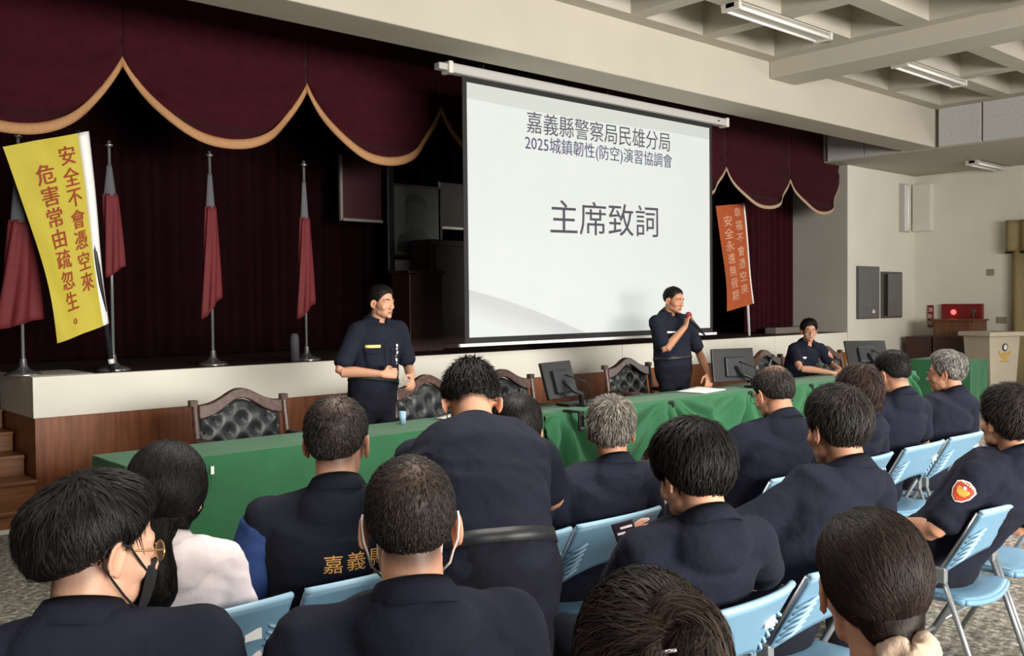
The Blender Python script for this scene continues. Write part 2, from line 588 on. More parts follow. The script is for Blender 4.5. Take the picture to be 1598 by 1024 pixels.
# ------------------------------------------------------------------ ceiling lamps
def ceiling_lamp(x0, x1, y, z, label, group='fluorescent ceiling lamps'):
    L = x1 - x0
    t = thing('ceiling_lamp', label, 'ceiling light', (x0, y, z), 0, group)
    MB().box(0, L, -0.05, 0.05, 0.0, 0.05).box(0, L, -0.11, -0.05, 0.028, 0.035).box(0, L, 0.05, 0.11, 0.028, 0.035).build('lamp_body', M['lamp_body'], t, bevel=0.004)
    for s in (-0.075, 0.075):
        MB().tube([(0.05, s, -0.005), (L - 0.05, s, -0.005)], 0.015, 10).build('tube', M['tube'], t, smooth=True)
    for q in (0, L - 0.04):
        MB().box(q, q + 0.04, -0.1, 0.1, -0.025, 0.05).build('end_cap', M['lamp_body'], t, bevel=0.006)


ceiling_lamp(7.30, 8.93, 5.14, 4.28, 'twin-tube fluorescent lamp on the coffered ceiling left of the cross beam, nearest the stage')
ceiling_lamp(10.55, 12.15, 5.14, 4.28, 'twin-tube fluorescent lamp on the coffered ceiling right of the cross beam')
ceiling_lamp(15.35, 16.5, 6.3, 3.73, 'fluorescent lamp under the low soffit by the right wall')
ceiling_lamp(8.0, 9.2, 3.17, 4.28, 'fluorescent lamp cut off by the top right edge of the photo')

# ------------------------------------------------------------------ stage curtains
def swag_valance():
    t = thing('stage_valance', 'maroon velvet swag valance with gold trim hanging across the stage', 'curtain', (0, 7.95, 3.0))
    cusps = [(-0.55, 3.62), (1.15, 3.62), (2.856, 3.63), (4.557, 3.66), (6.138, 3.66), (7.85, 3.60), (9.5, 3.54), (11.171, 3.48), (12.808, 3.44), (14.26, 3.50)]
    low = 2.97
    for i, ((xa, za), (xb, zb)) in enumerate(zip(cusps, cusps[1:])):
        lo = low + (0.06 if 2 <= i <= 6 else 0.0)
        last = i == len(cusps) - 2

        def bottom(u):
            e = za + (zb - za) * u
            s = 1 - abs(2 * u - 1) ** 2.3
            return e - (e - lo) * s

        def fn(u, v, off=0.0):
            b_ = bottom(u)
            z = b_ + (4.6 - b_) * v
            dip = (1 - abs(2 * u - 1) ** 2)
            ph = v * 26 - dip * 5.0
            f = 0.040 * (0.6 * math.sin(ph) + 0.4 * math.sin(ph * 1.7 + u * 3)) * max(0, 1 - v * 1.7) * (0.35 + dip)
            belly = 0.10 * dip * math.exp(-v * 3.0)
            return (xa + (xb - xa) * u, -belly - f - off, z - 3.0)
        g = MB().grid(fn, 40, 70).build('swag', M['velvet'], t, smooth=True, solid=0.012)

        def tr(u, v):
            p = fn(u, 0.0)
            return (p[0], p[1] - 0.012 - 0.006 * math.sin(v * 3.1), p[2] + (v - 0.55) * (0.085 if i < 6 else 0.05))
        MB().grid(tr, 48, 3).build('fringe', M['gold_trim'] if i < 6 else M['grey_trim'], g, smooth=True, solid=0.01)


swag_valance()


def drape(name, label, x0, x1, y, z0, z1, m, folds, amp, parent=None):
    def fn(u, v):
        x = x0 + (x1 - x0) * u
        a = amp * (0.75 + 0.25 * (1 - v))
        f = math.sin(u * folds * 2 * math.pi) + 0.35 * math.sin(u * folds * 5.1 + 1.3)
        return (x, y - a * f, z0 + (z1 - z0) * v)
    o = MB().grid(fn, int(folds * 14), 8).build(name, m, None, smooth=True, solid=0.008)
    tag(o, label, 'curtain')
    return o


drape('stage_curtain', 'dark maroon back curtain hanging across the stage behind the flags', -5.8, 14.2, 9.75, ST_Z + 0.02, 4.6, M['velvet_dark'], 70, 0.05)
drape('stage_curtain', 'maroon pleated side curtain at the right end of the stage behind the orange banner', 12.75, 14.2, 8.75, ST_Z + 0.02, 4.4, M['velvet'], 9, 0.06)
tag(MB().box(12.9, 13.9, 8.25, 8.45, ST_Z + 0.004, ST_Z + 0.10).build('plinth', M['grey_board'], bevel=0.01), 'low pale grey ledge on the stage floor in front of the side curtain', 'ledge')

# ------------------------------------------------------------------ projection screen
t = thing('projection_screen', 'large projection screen showing the pale meeting title slide', 'projection screen', (5.52, 6.75, 1.30))
W_, H_ = 3.65, 2.335
MB().box(-0.05, W_ + 0.06, 0.006, 0.012, -0.055, 2.42).build('black_border', M['black'], t)
s = MB().box(0, W_, 0.0, 0.005, 0, H_).build('slide', M['slide'], t)
kf = lambda u, v: (u, -0.003, v)
lettering('title_lettering', [('嘉義縣警察局民雄分局', 1.83, 2.077, 1.09, 0.225, 1)], lambda u, v: (u, -0.003, v + 0.012 * (u - 1.8)), M['slide_ink'], s)
lettering('subtitle_lettering', [('2025城鎮韌性(防空)演習協調會', 1.835, 1.862, 1.12, 0.165, 1)], lambda u, v: (u, -0.003, v + 0.006 * (u - 1.8)), M['slide_ink_blue'], s)
lettering('speech_lettering', [('主席致詞', 1.875, 1.18, 0.83, 0.37, 1)], lambda u, v: (u, -0.003, v + 0.016 * (u - 1.8)), M['slide_ink'], s)
MB().box(-0.12, W_ + 0.12, -0.012, 0.022, -0.085, -0.055).build('bottom_bar', M['white'], t, bevel=0.006)
c = MB().box(-0.24, W_ + 0.30, -0.05, 0.06, 2.385, 2.475).build('roller_case', M['case_grey'], t, bevel=0.02)
MB().box(-0.34, -0.24, -0.035, 0.045, 2.40, 2.46).build('end_bracket', M['case_grey'], c, bevel=0.008)
for q in (-0.245, W_ + 0.27):
    MB().box(q, q + 0.05, -0.058, 0.066, 2.375, 2.485).build('end_cap', M['lamp_body'], c, bevel=0.01)
MB().box(W_ + 0.1, W_ + 0.13, -0.054, -0.045, 2.42, 2.435).build('catch', M['black'], c)
mb = MB()
for px_ in (0.2, 1.9, 3.5):
    mb.tube([(px_, 0, 2.47), (px_, 0, 3.36)], 0.006, 6)
mb.build('hanging_wire', M['dark_metal'], t)

# ------------------------------------------------------------------ stage flags and banners
def flagpole(x, label, furl, zt=2.97):
    t = thing('flag_stand', label, 'flag', (x, 8.1, ST_Z), 0, None)
    MB().lathe([(0.0, 0), (0.135, 0), (0.135, 0.012), (0.10, 0.03), (0.06, 0.04), (0.03, 0.07), (0.024, 0.13), (0.016, 0.14)]).build('base', M['chrome'], t, smooth=True)
    MB().tube([(0, 0, 0.05), (0, 0, zt - ST_Z - 0.05)], 0.013, 10).build('pole', M['steel'], t, smooth=True)
    MB().lathe([(0.0, 0), (0.012, 0), (0.014, 0.03), (0.034, 0.04), (0.034, 0.05), (0.012, 0.058), (0.018, 0.075), (0.0, 0.09)], (0, 0, zt - ST_Z - 0.06), 12).build('finial', M['chrome'], t, smooth=True)
    z0, z1, w0, w1, dx, ztail = furl

    def fl(u, v):
        a = 2 * math.pi * u
        tt = 1 - v
        w = w0 + (w1 - w0) * tt
        r = 1 + 0.22 * math.sin(a * 5 + tt * 4)
        zb = z0 + ztail * (0.5 + 0.5 * math.cos(a))
        return (dx * tt + w * math.cos(a) * r, -0.01 + 0.55 * w * math.sin(a) * r, zb + (z1 - zb) * v - ST_Z)
    MB().grid(fl, 48, 16).build('flag_cloth', M['flag_red'], t, smooth=True, solid=0.004)

    def up(u, v):
        a = 2 * math.pi * u
        w = 0.018 + (w0 * 0.92 - 0.018) * (1 - v)
        return (w * math.cos(a) * (1 + 0.2 * math.sin(a * 4)), w * 0.8 * math.sin(a), z1 - 0.02 + (zt - 0.16 - z1) * v - ST_Z)
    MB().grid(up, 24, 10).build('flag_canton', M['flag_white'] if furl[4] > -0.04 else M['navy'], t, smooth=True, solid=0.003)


flagpole(2.10, 'furled red flag on a silver pole behind the yellow banner', (1.45, 2.3, 0.07, 0.15, -0.02, 0.08))
flagpole(2.79, 'furled flag on a silver pole just right of the yellow banner pole', (1.86, 2.55, 0.055, 0.07, 0.03, 0.1))
flagpole(3.66, 'furled red flag on a silver pole midway between yellow banner and left standing officer', (1.50, 2.5, 0.045, 0.085, -0.01, 0.20))
flagpole(4.60, 'furled red flag on a silver pole nearest the left standing officer', (1.48, 2.45, 0.045, 0.085, -0.005, 0.16))
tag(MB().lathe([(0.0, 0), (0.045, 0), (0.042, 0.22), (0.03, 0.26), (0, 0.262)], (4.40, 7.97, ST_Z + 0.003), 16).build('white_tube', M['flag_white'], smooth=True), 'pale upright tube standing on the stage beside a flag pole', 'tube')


def banner(name, label, tl, tr, br, bl, y, cloth, ink, cols, pole, white_edge, ripple=1.0, wide=1.0):
    """tl.. are (x, z) corners, the sheet hanging at about depth y."""
    t = thing(name, label, 'banner', (pole[1][0], y + 0.03, pole[1][1]))
    ox, oy, oz = pole[1][0], y + 0.03, pole[1][1]

    def P(u, v, off=0.0):
        xt = tl[0] + (tr[0] - tl[0]) * u
        zt = tl[1] + (tr[1] - tl[1]) * u
        xb = bl[0] + (br[0] - bl[0]) * u
        zb = bl[1] + (br[1] - bl[1]) * u
        bow = 0.05 * math.sin(math.pi * v) * (1 - u)
        x = xb + (xt - xb) * v + bow
        z = zb + (zt - zb) * v
        w = ripple * (0.03 * math.sin(v * 7 + u * 3) * (1 - 0.5 * u) + 0.015 * math.sin(u * 9 + v * 4))
        return (x - ox, y - 0.05 * (1 - u) - w - off - oy, z - oz)
    s = MB().grid(P, 24, 60).build('sheet', cloth, t, smooth=True)
    hgt = math.dist(tl, bl)
    wid = math.dist(tl, tr)
    mb = MB()
    for string, u, v0, v1, size in cols:
        for i, ch in enumerate(string):
            v = v0 + (v1 - v0) * i / max(1, len(string) - 1)
            vs, fs = text_points(ch, 0.0)
            if ch == '。':
                vs = [q * 0.9 for q in vs]
            for sx_, sy_ in ((-0.003, 0), (0.003, 0), (0, 0.003)):
                mb.add([P(u + (q.x * size * wide + sx_) / wid, v + (q.y * size + sy_) / hgt, 0.006) for q in vs], fs)
    me = bpy.data.meshes.new('lettering')
    me.from_pydata([tuple(q) for q in mb.v], [], mb.f)
    link('lettering', me, ink, s)
    if white_edge:
        MB().grid(lambda u, v: P(1.0 + white_edge * (u - 0.15), v, -0.004 + 0.015 * math.sin(u * 3)), 4, 40).build('pole_sleeve', M['white'], t, smooth=True, solid=0.004)
    MB().tube([(0, 0, 0.0), (pole[0][0] - ox, 0, pole[0][1] - oz)], 0.021, 10).build('pole', pole[2], t, smooth=True)
    if white_edge > 0.1:
        MB().tube([((pole[0][0] - ox) * 0.035, 0, 0.062), ((pole[0][0] - ox) * 0.06, 0, 0.10)], 0.024, 10).build('pole_band', M['white'], t, smooth=True)
    return t


banner('slogan_banner', 'yellow slogan banner with red brown lettering leaning at the left end of the stage', (1.935, 2.825), (2.502, 3.0), (2.66, 1.465), (2.29, 1.335), 7.93, M['yellow'], M['red_ink'],
       [('安全不會憑空來', 0.79, 0.90, 0.25, 0.157), ('危害常由疏忽生。', 0.42, 0.83, 0.075, 0.160)],
       ((2.50, 3.02), (2.735, ST_Z + 0.005), M['dark_metal']), 0.16)
banner('slogan_banner', 'orange slogan banner with pale lettering on a white pole right of the screen', (11.211, 2.965), (11.966, 3.05), (12.20, 1.566), (11.478, 1.46), 8.2, M['orange'], M['pale_ink'],
       [('幸福不會憑空來', 0.72, 0.92, 0.17, 0.158), ('安全永遠無假期', 0.33, 0.85, 0.13, 0.163)],
       ((12.0, 3.07), (12.15, ST_Z + 0.005), M['white']), 0.05, 0.35, 1.45)

# ------------------------------------------------------------------ pictures and cabinet at the back of the stage
t = thing('portrait_picture', 'grey framed portrait picture hanging at the back of the stage left of the screen', 'picture', (6.37, 9.2, 2.2))
MB().box(0, 0.70, 0.0, 0.02, 0, 0.80).build('backing', M['picture'], t)
b_ = MB()
arc = [(0.35 + 0.145 * math.cos(a) , 0.50 + 0.19 * math.sin(a)) for a in [2 * math.pi * k / 28 for k in range(28)]]
b_.prism(arc, lambda u, v, w: (u, -0.004 + w, v), 0.003)
b_.build('painted_head', M['picture_mid'], t)
sh = [(0.06, 0.02), (0.60, 0.02), (0.57, 0.20), (0.46, 0.29), (0.42, 0.34), (0.28, 0.34), (0.24, 0.29), (0.10, 0.22)]
MB().prism(sh, lambda u, v, w: (u, -0.003 + w, v), 0.002).build('painted_shoulders', M['picture_dark'], t)
hr = [(0.35 + 0.155 * math.cos(a), 0.56 + 0.17 * math.sin(a)) for a in [math.pi * k / 16 for k in range(17)]] + [(0.22, 0.60), (0.35, 0.64), (0.48, 0.60)]
MB().prism(hr, lambda u, v, w: (u, -0.006 + w, v), 0.002).build('painted_hair', M['picture_dark'], t)
mb = MB()
for x0, x1, z0, z1 in ((-0.03, 0.73, -0.03, 0), (-0.03, 0.73, 0.8, 0.83), (-0.03, 0, 0, 0.8), (0.70, 0.73, 0, 0.8)):
    mb.box(x0, x1, -0.015, 0.03, z0, z1)
mb.build('frame', M['dark_wood'], t, bevel=0.004)


def board(name, label, x0, x1, y, z0, z1, m, frame):
    t = thing(name, label, 'picture', (x0, y, z0))
    MB().box(0, x1 - x0, 0, 0.02, 0, z1 - z0).build('backing', m, t)
    mb = MB()
    w, h = x1 - x0, z1 - z0
    for a in ((-0.012, w + 0.012, -0.03, 0.0), (-0.03, -0.0, -0.03, h)):
        mb.box(a[0], a[1], -0.012, 0.022, a[2], a[3])
    mb.build('frame', frame, t)


board('framed_board', 'dark maroon board with a thin silver edge left of the grey portrait', 5.68, 6.20, 9.16, 2.58, 3.28, M['maroon_board'], M['frame_silver'])
board('framed_board', 'greyish maroon board with a bright lower edge between portrait and screen', 7.12, 7.70, 9.25, 2.56, 3.10, M['grey_board'], M['frame_silver'])
tag(MB().box(6.235, 6.33, 9.08, 9.12, ST_Z + 0.003, 3.70).build('post', M['black_gloss'], bevel=0.01), 'tall black post on the stage left of the grey portrait', 'post')
t = thing('stage_cabinet', 'dark brown wooden cabinet standing on the stage behind the left officer', 'cabinet', (6.56, 8.72, ST_Z))
MB().box(0, 1.5, 0, 0.38, 0.002, 1.27).build('body', M['dark_wood'], t, bevel=0.01)
MB().box(0.06, 0.72, -0.012, 0.0, 0.06, 1.2).build('door', M['dark_wood'], t, bevel=0.006)
MB().box(0.78, 1.44, -0.012, 0.0, 0.06, 1.2).build('door', M['dark_wood'], t, bevel=0.006)
t = thing('stage_lectern', 'low dark brown wooden lectern on the stage behind the left officer', 'lectern', (6.05, 8.42, ST_Z))
MB().box(0, 0.46, 0, 0.34, 0.002, 0.86).build('body', M['dark_wood'], t, bevel=0.01)
MB().box(-0.03, 0.49, -0.03, 0.36, 0.86, 0.895).build('top', M['dark_wood'], t, bevel=0.008)
tag(MB().box(6.36, 6.76, 9.13, 9.16, 1.97, 2.13).box(6.36, 6.44, 9.13, 9.16, 1.6, 1.97).build('grey_sign', M['grey_board']), 'grey right-angled sign board below the portrait picture', 'sign')

# ------------------------------------------------------------------ right wall fittings
t = thing('electrical_panel', 'tall grey electrical panel on the white wall nearest the stage', 'electrical panel', (14.54, 7.8, 1.29))
MB().box(0, 0.73, -0.03, -0.002, 0, 0.87).build('panel_frame', M['panel_edge'], t, bevel=0.004)
d = MB().box(0.015, 0.715, -0.04, -0.031, 0.015, 0.855).build('door', M['panel_grey'], t, bevel=0.003)
MB().ball((0.36, -0.044, 0.24), (0.018, 0.008, 0.018)).build('knob', M['chrome'], d, smooth=True)
MB().prism([(0.46, 0.10), (0.50, 0.09), (0.56, 0.10), (0.54, 0.14), (0.49, 0.16)], lambda u, v, w: (u, -0.043 + w, v), 0.002).build('sticker', M['white'], d)
t = thing('electrical_panel', 'smaller grey electrical panel with its door ajar, nearest the room corner', 'electrical panel', (15.36, 7.8, 1.29))
MB().box(0, 0.72, -0.03, -0.002, 0, 0.79).build('panel_frame', M['panel_edge'], t, bevel=0.004)
MB().box(0.06, 0.20, -0.034, -0.03, 0.04, 0.75).build('gap_shade_sheet', M['black'], t)  # flat black sheet stands in for the shade inside the ajar door
d = MB().box(0.18, 0.69, -0.05, -0.036, 0.03, 0.76).build('door', M['panel_grey'], t, bevel=0.003)
MB().ball((0.42, -0.054, 0.28), (0.014, 0.008, 0.014)).build('knob', M['chrome'], d, smooth=True)
t = thing('wall_lamp', 'white upright fluorescent lamp on the wall near the room corner', 'wall light', (16.2, 7.8, 2.78))
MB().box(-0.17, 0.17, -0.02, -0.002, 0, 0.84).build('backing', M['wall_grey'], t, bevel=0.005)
MB().box(-0.05, 0.06, -0.06, -0.02, 0.02, 0.82).build('lamp_body', M['white'], t, bevel=0.006)
MB().tube([(0.0, -0.08, 0.05), (0.0, -0.08, 0.79)], 0.016, 10).build('tube', M['tube'], t, smooth=True)
tag(MB().box(16.45, 16.598, 7.45, 7.77, 2.80, 3.62).build('wall_speaker', M['wall_white'], bevel=0.01), 'pale column loudspeaker mounted on the right wall beside the upright lamp', 'loudspeaker')
t = thing('hydrant_box', 'dark red fire hydrant box with a glowing red lamp on the right wall', 'fire hydrant box', (XW, 6.6, 1.1))
MB().box(-0.09, -0.002, 0, 0.68, 0, 0.42).build('box', M['red_box'], t, bevel=0.008)
MB().ball((-0.095, 0.47, 0.28), (0.03, 0.045, 0.045)).build('indicator_lamp', M['red_light'], t, smooth=True)
MB().ball((-0.095, 0.14, 0.30), (0.012, 0.05, 0.04)).tube([(-0.1, 0.14, 0.28), (-0.1, 0.14, 0.15)], 0.012).build('bell', M['panel_edge'], t, smooth=True)
t = thing('hydrant_sign', 'narrow red wall sign with white characters beside the hydrant box', 'sign', (XW, 7.50, 1.14))
s_ = MB().box(-0.03, -0.002, -0.05, 0.05, -0.03, 0.36).build('plate', M['red_box'], t, bevel=0.003)
lettering('lettering', [('消', 0, 0.28, None, 0.085, 0.0), ('防', 0, 0.165, None, 0.085, 0.0), ('栓', 0, 0.05, None, 0.085, 0.0)], lambda u, v: (-0.033, -u, v), M['white'], s_)
tag(MB().box(XW - 0.012, XW - 0.002, 6.44, 6.56, 1.99, 2.10).build('wall_switch', M['beige'], bevel=0.003), 'beige switch plate high on the right wall', 'switch plate')
tag(MB().box(XW - 0.012, XW - 0.002, 6.24, 6.40, 1.19, 1.30).build('wall_socket', M['beige'], bevel=0.003), 'beige socket plate on the right wall above the pale lectern', 'socket plate')
# window curtain on the right wall
t = thing('window_curtain', 'olive gold pleated window curtain with a short valance on the right wall', 'curtain', (XW - 0.06, 6.12, 0.0))
MB().grid(lambda u, v: (-0.05 - 0.05 * math.sin(u * 40), -1.9 * u, 0.15 + 2.25 * v), 90, 4).build('drape', M['curtain_gold'], t, smooth=True, solid=0.006)
MB().grid(lambda u, v: (-0.13 - 0.035 * math.sin(u * 52), 0.07 - 2.0 * u, 2.38 + 0.50 * v), 90, 4).build('pelmet', M['curtain_gold'], t, smooth=True, solid=0.006)
MB().tube([(-0.06, 0.1, 2.36), (-0.06, -2.0, 2.36)], 0.02, 8).build('rail', M['dark_metal'], t)

# ------------------------------------------------------------------ desk and lectern in the right corner
t = thing('wooden_desk', 'low dark brown wooden cabinet against the right wall beside the tall desk', 'cabinet', (15.95, 7.20, 0))
MB().box(0, 0.60, 0, 0.44, 0.0, 0.97).build('body', M['dark_wood'], t, bevel=0.01)
t = thing('speaker_desk', 'tall brown wooden speaking desk behind the pale lectern', 'lectern', (15.92, 6.50, 0))
MB().box(0, 0.55, 0, 0.66, 0.0, 1.24).build('body', M['desk_wood'], t, bevel=0.01)
MB().box(-0.03, 0.56, -0.03, 0.68, 1.24, 1.27).build('top', M['desk_wood'], t, bevel=0.008)
MB().box(-0.014, 0.0, 0.03, 0.63, 0.70, 0.96).build('panel', M['dark_wood'], t, bevel=0.006)
MB().box(-0.014, 0.0, 0.03, 0.63, 0.98, 1.21).build('panel', M['desk_wood'], t, bevel=0.006)
t = thing('lectern', 'pale cream lectern with a gold emblem standing near the right wall', 'lectern', (15.62, 6.10, 0), math.radians(-24))
# front of the lectern is its local -y face
mb = MB()
lo = [(-0.24, -0.24), (0.24, -0.24), (0.24, 0.24), (-0.24, 0.24)]
hi = [(-0.30, -0.27), (0.30, -0.27), (0.30, 0.27), (-0.30, 0.27)]
mb.add([(x, y, 0.05) for x, y in lo] + [(x, y, 1.02) for x, y in hi], [(3, 2, 1, 0), (4, 5, 6, 7), (0, 1, 5, 4), (1, 2, 6, 5), (2, 3, 7, 6), (3, 0, 4, 7)])
mb.build('body', M['cream'], t, bevel=0.012)
MB().box(-0.36, 0.36, -0.34, 0.32, 1.02, 1.09).build('top', M['cream'], t, bevel=0.012)
MB().box(-0.27, 0.27, -0.27, 0.27, 0.0, 0.05).build('base', M['lectern_side'], t, bevel=0.01)
face = lambda u, v, w: (u, -0.24 - (v - 0.05) * 0.0309 - 0.004 - w, v)
e = MB().prism([(0.05 * math.cos(a), 0.85 + 0.06 * math.sin(a)) for a in [2 * math.pi * k / 24 for k in range(24)]], face, 0.008).build('emblem_ring', M['dark_metal'], t)
MB().prism([(0.033 * math.cos(a), 0.85 + 0.042 * math.sin(a)) for a in [2 * math.pi * k / 24 for k in range(24)]], lambda u, v, w: face(u, v, w + 0.008), 0.004).build('emblem_oval', M['white'], e)
wing = [(0, 0.66), (0.05, 0.69), (0.10, 0.73), (0.12, 0.80), (0.08, 0.77), (0.05, 0.74), (0.02, 0.77), (0, 0.74)]
mb = MB()
mb.prism(wing, face, 0.006)
mb.prism([(-u, v) for u, v in wing], face, 0.006)
mb.prism([(-0.09, 0.62), (0.09, 0.62), (0.06, 0.65), (-0.06, 0.65)], face, 0.006)
mb.build('emblem_wings', M['gold'], t)

# ================================================================== officials' table
TY0, TY1, TZ = 5.25, 5.78, 0.745
TX0, TX1, TXD = 1.86, 11.2, 5.02


def long_table(x0, x1, label):
    t = thing('folding_table', label, 'table', ((x0 + x1) / 2, (TY0 + TY1) / 2, 0), 0, 'tables under the green cloth')
    h = (x1 - x0) / 2 - 0.01
    MB().box(-h, h, -0.24, 0.24, 0.70, 0.735).build('tabletop', M['desk_wood'], t, bevel=0.004)
    for s in (-1, 1):
        for q in (-0.2, 0.2):
            MB().tube([(s * (h - 0.12), q, 0), (s * (h - 0.12), q, 0.70)], 0.014, 8).build('leg', M['dark_metal'], t, smooth=True)
    return t


edges = [1.92, 3.48, 5.04, 7.1, 9.1, 11.15]
names = ['folding table at the left end under the flat green cloth', 'folding table under the flat green cloth in front of the left standing officer',
         'folding table under the draped green cloth, first one right of the flat cloth', 'folding table under the draped green cloth in front of the speaker with the microphone',
         'folding table under the draped green cloth in front of the seated official']
for a, b_, n in zip(edges, edges[1:], names):
    long_table(a, b_, n)

# flat cloth
def flat_cloth():
    mb = MB()
    n = 40

    def front(u, v):
        x = TX0 + (TXD - TX0) * u
        return (x, TY0 - 0.012 * (1 - v) * (1 + 0.6 * math.sin(x * 5.0)) - 0.004 * math.sin(x * 11), 0.04 + (TZ - 0.04) * v)
    mb.grid(front, 60, 14)
    mb.grid(lambda u, v: (TX0 + (TXD - TX0) * u, TY0 + (TY1 - TY0) * v, TZ + 0.002 * math.sin(u * 40) * math.sin(v * 3)), 60, 6)
    mb.grid(lambda u, v: (TX0 - 0.03 * (1 - v) - 0.012 * (1 - v) * math.sin(u * 8), TY0 + (TY1 - TY0) * u, 0.04 + (TZ - 0.04) * v), 14, 12)
    mb.grid(lambda u, v: (TX0 + (TXD - TX0) * u, TY1 + 0.01 * (1 - v), 0.45 + (TZ - 0.45) * v), 30, 4)
    o = mb.build('tablecloth', M['green'], None, smooth=False, solid=0.006)
    return tag(o, 'flat green cloth falling smoothly over the left part of the long table', 'tablecloth')


flat_cloth()


def draped_cloth():
    pins = [5.22, 6.55, 7.75, 8.84, 10.1, 11.0]

    def front(u, v):
        x = TXD + 0.01 + (TX1 - TXD) * u
        j = min(range(len(pins)), key=lambda k: abs(pins[k] - x))
        xp = pins[j]
        d = x - xp
        seg = 0.62
        rel = min(1, abs(d) / seg)
        hem = 0.235 + 0.05 * math.sin(x * 4.1) + (0.16 * math.exp(-((x - 6.2) / 0.13) ** 2))
        z = hem + (TZ - hem) * v
        drop = TZ - z
        ang = math.atan2(d, drop + 0.06)
        r = math.hypot(d, drop)
        f = 0.068 * min(1, r / 0.25) * math.sin(ang * 8.5 + j) * (0.35 + 0.65 * (1 - rel))
        f += 0.028 * min(1, r / 0.2) * math.sin(ang * 19 + 2 * j + x)
        sag = 0.030 * math.sin(drop * 20 - 5.5 * rel) * rel * min(1, drop * 6)
        return (x, TY0 - 0.045 * min(1, drop * 4) - f * min(1, drop * 8) - sag, z)
    mb = MB()
    mb.grid(front, 420, 44)
    mb.grid(lambda u, v: (TXD + 0.01 + (TX1 - TXD) * u, TY0 + (TY1 - TY0) * v, TZ + 0.001), 60, 4)
    mb.grid(lambda u, v: (TX1 + 0.01 + 0.02 * (1 - v) + 0.02 * (1 - v) * math.sin(u * 9), TY0 + (TY1 - TY0) * u, 0.1 + (TZ - 0.1) * v), 12, 8)
    mb.grid(lambda u, v: (TXD + 0.01 + (TX1 - TXD) * u, TY1 + 0.01 * (1 - v), 0.45 + (TZ - 0.45) * v), 30, 4)
    o = tag(mb.build('tablecloth', M['green'], None, smooth=True, solid=0.006), 'green cloth gathered in swags along the right part of the long table', 'tablecloth')
    for xp in pins[1:5]:
        k = MB().ball((xp, TY0 - 0.012, TZ - 0.012), (0.035, 0.014, 0.016), 10, 6).ball((xp + 0.02, TY0 - 0.02, TZ - 0.03), (0.014, 0.01, 0.03), 8, 6)
        k.build('gather_clip', M['black'], o, smooth=True)


draped_cloth()
t = thing('cross_table', 'green-clothed table set crosswise at the right end near the lectern', 'table', (13.75, 5.95, 0))
MB().box(-0.28, 0.28, -0.40, 0.40, 0.70, 0.735).build('tabletop', M['desk_wood'], t)
for sx in (-0.24, 0.24):
    for sy in (-0.34, 0.34):
        MB().tube([(sx, sy, 0), (sx, sy, 0.7)], 0.014, 8).build('leg', M['dark_metal'], t)
mb = MB()
for (xa, ya), (xb, yb) in zip([(-0.3, 0.42), (-0.3, -0.42), (0.3, -0.42), (0.3, 0.42)], [(-0.3, -0.42), (0.3, -0.42), (0.3, 0.42), (-0.3, 0.42)]):
    mb.grid(lambda u, v: (xa + (xb - xa) * u + (0.02 * (1 - v)) * (1 if xa > 0 else -1), ya + (yb - ya) * u + 0.015 * (1 - v) * math.sin(u * 14), 0.05 + 0.695 * v), 20, 8)
mb.box(-0.3, 0.3, -0.42, 0.42, 0.737, 0.745)
mb.build('cloth_cover', M['green'], t, smooth=False, solid=0.005)

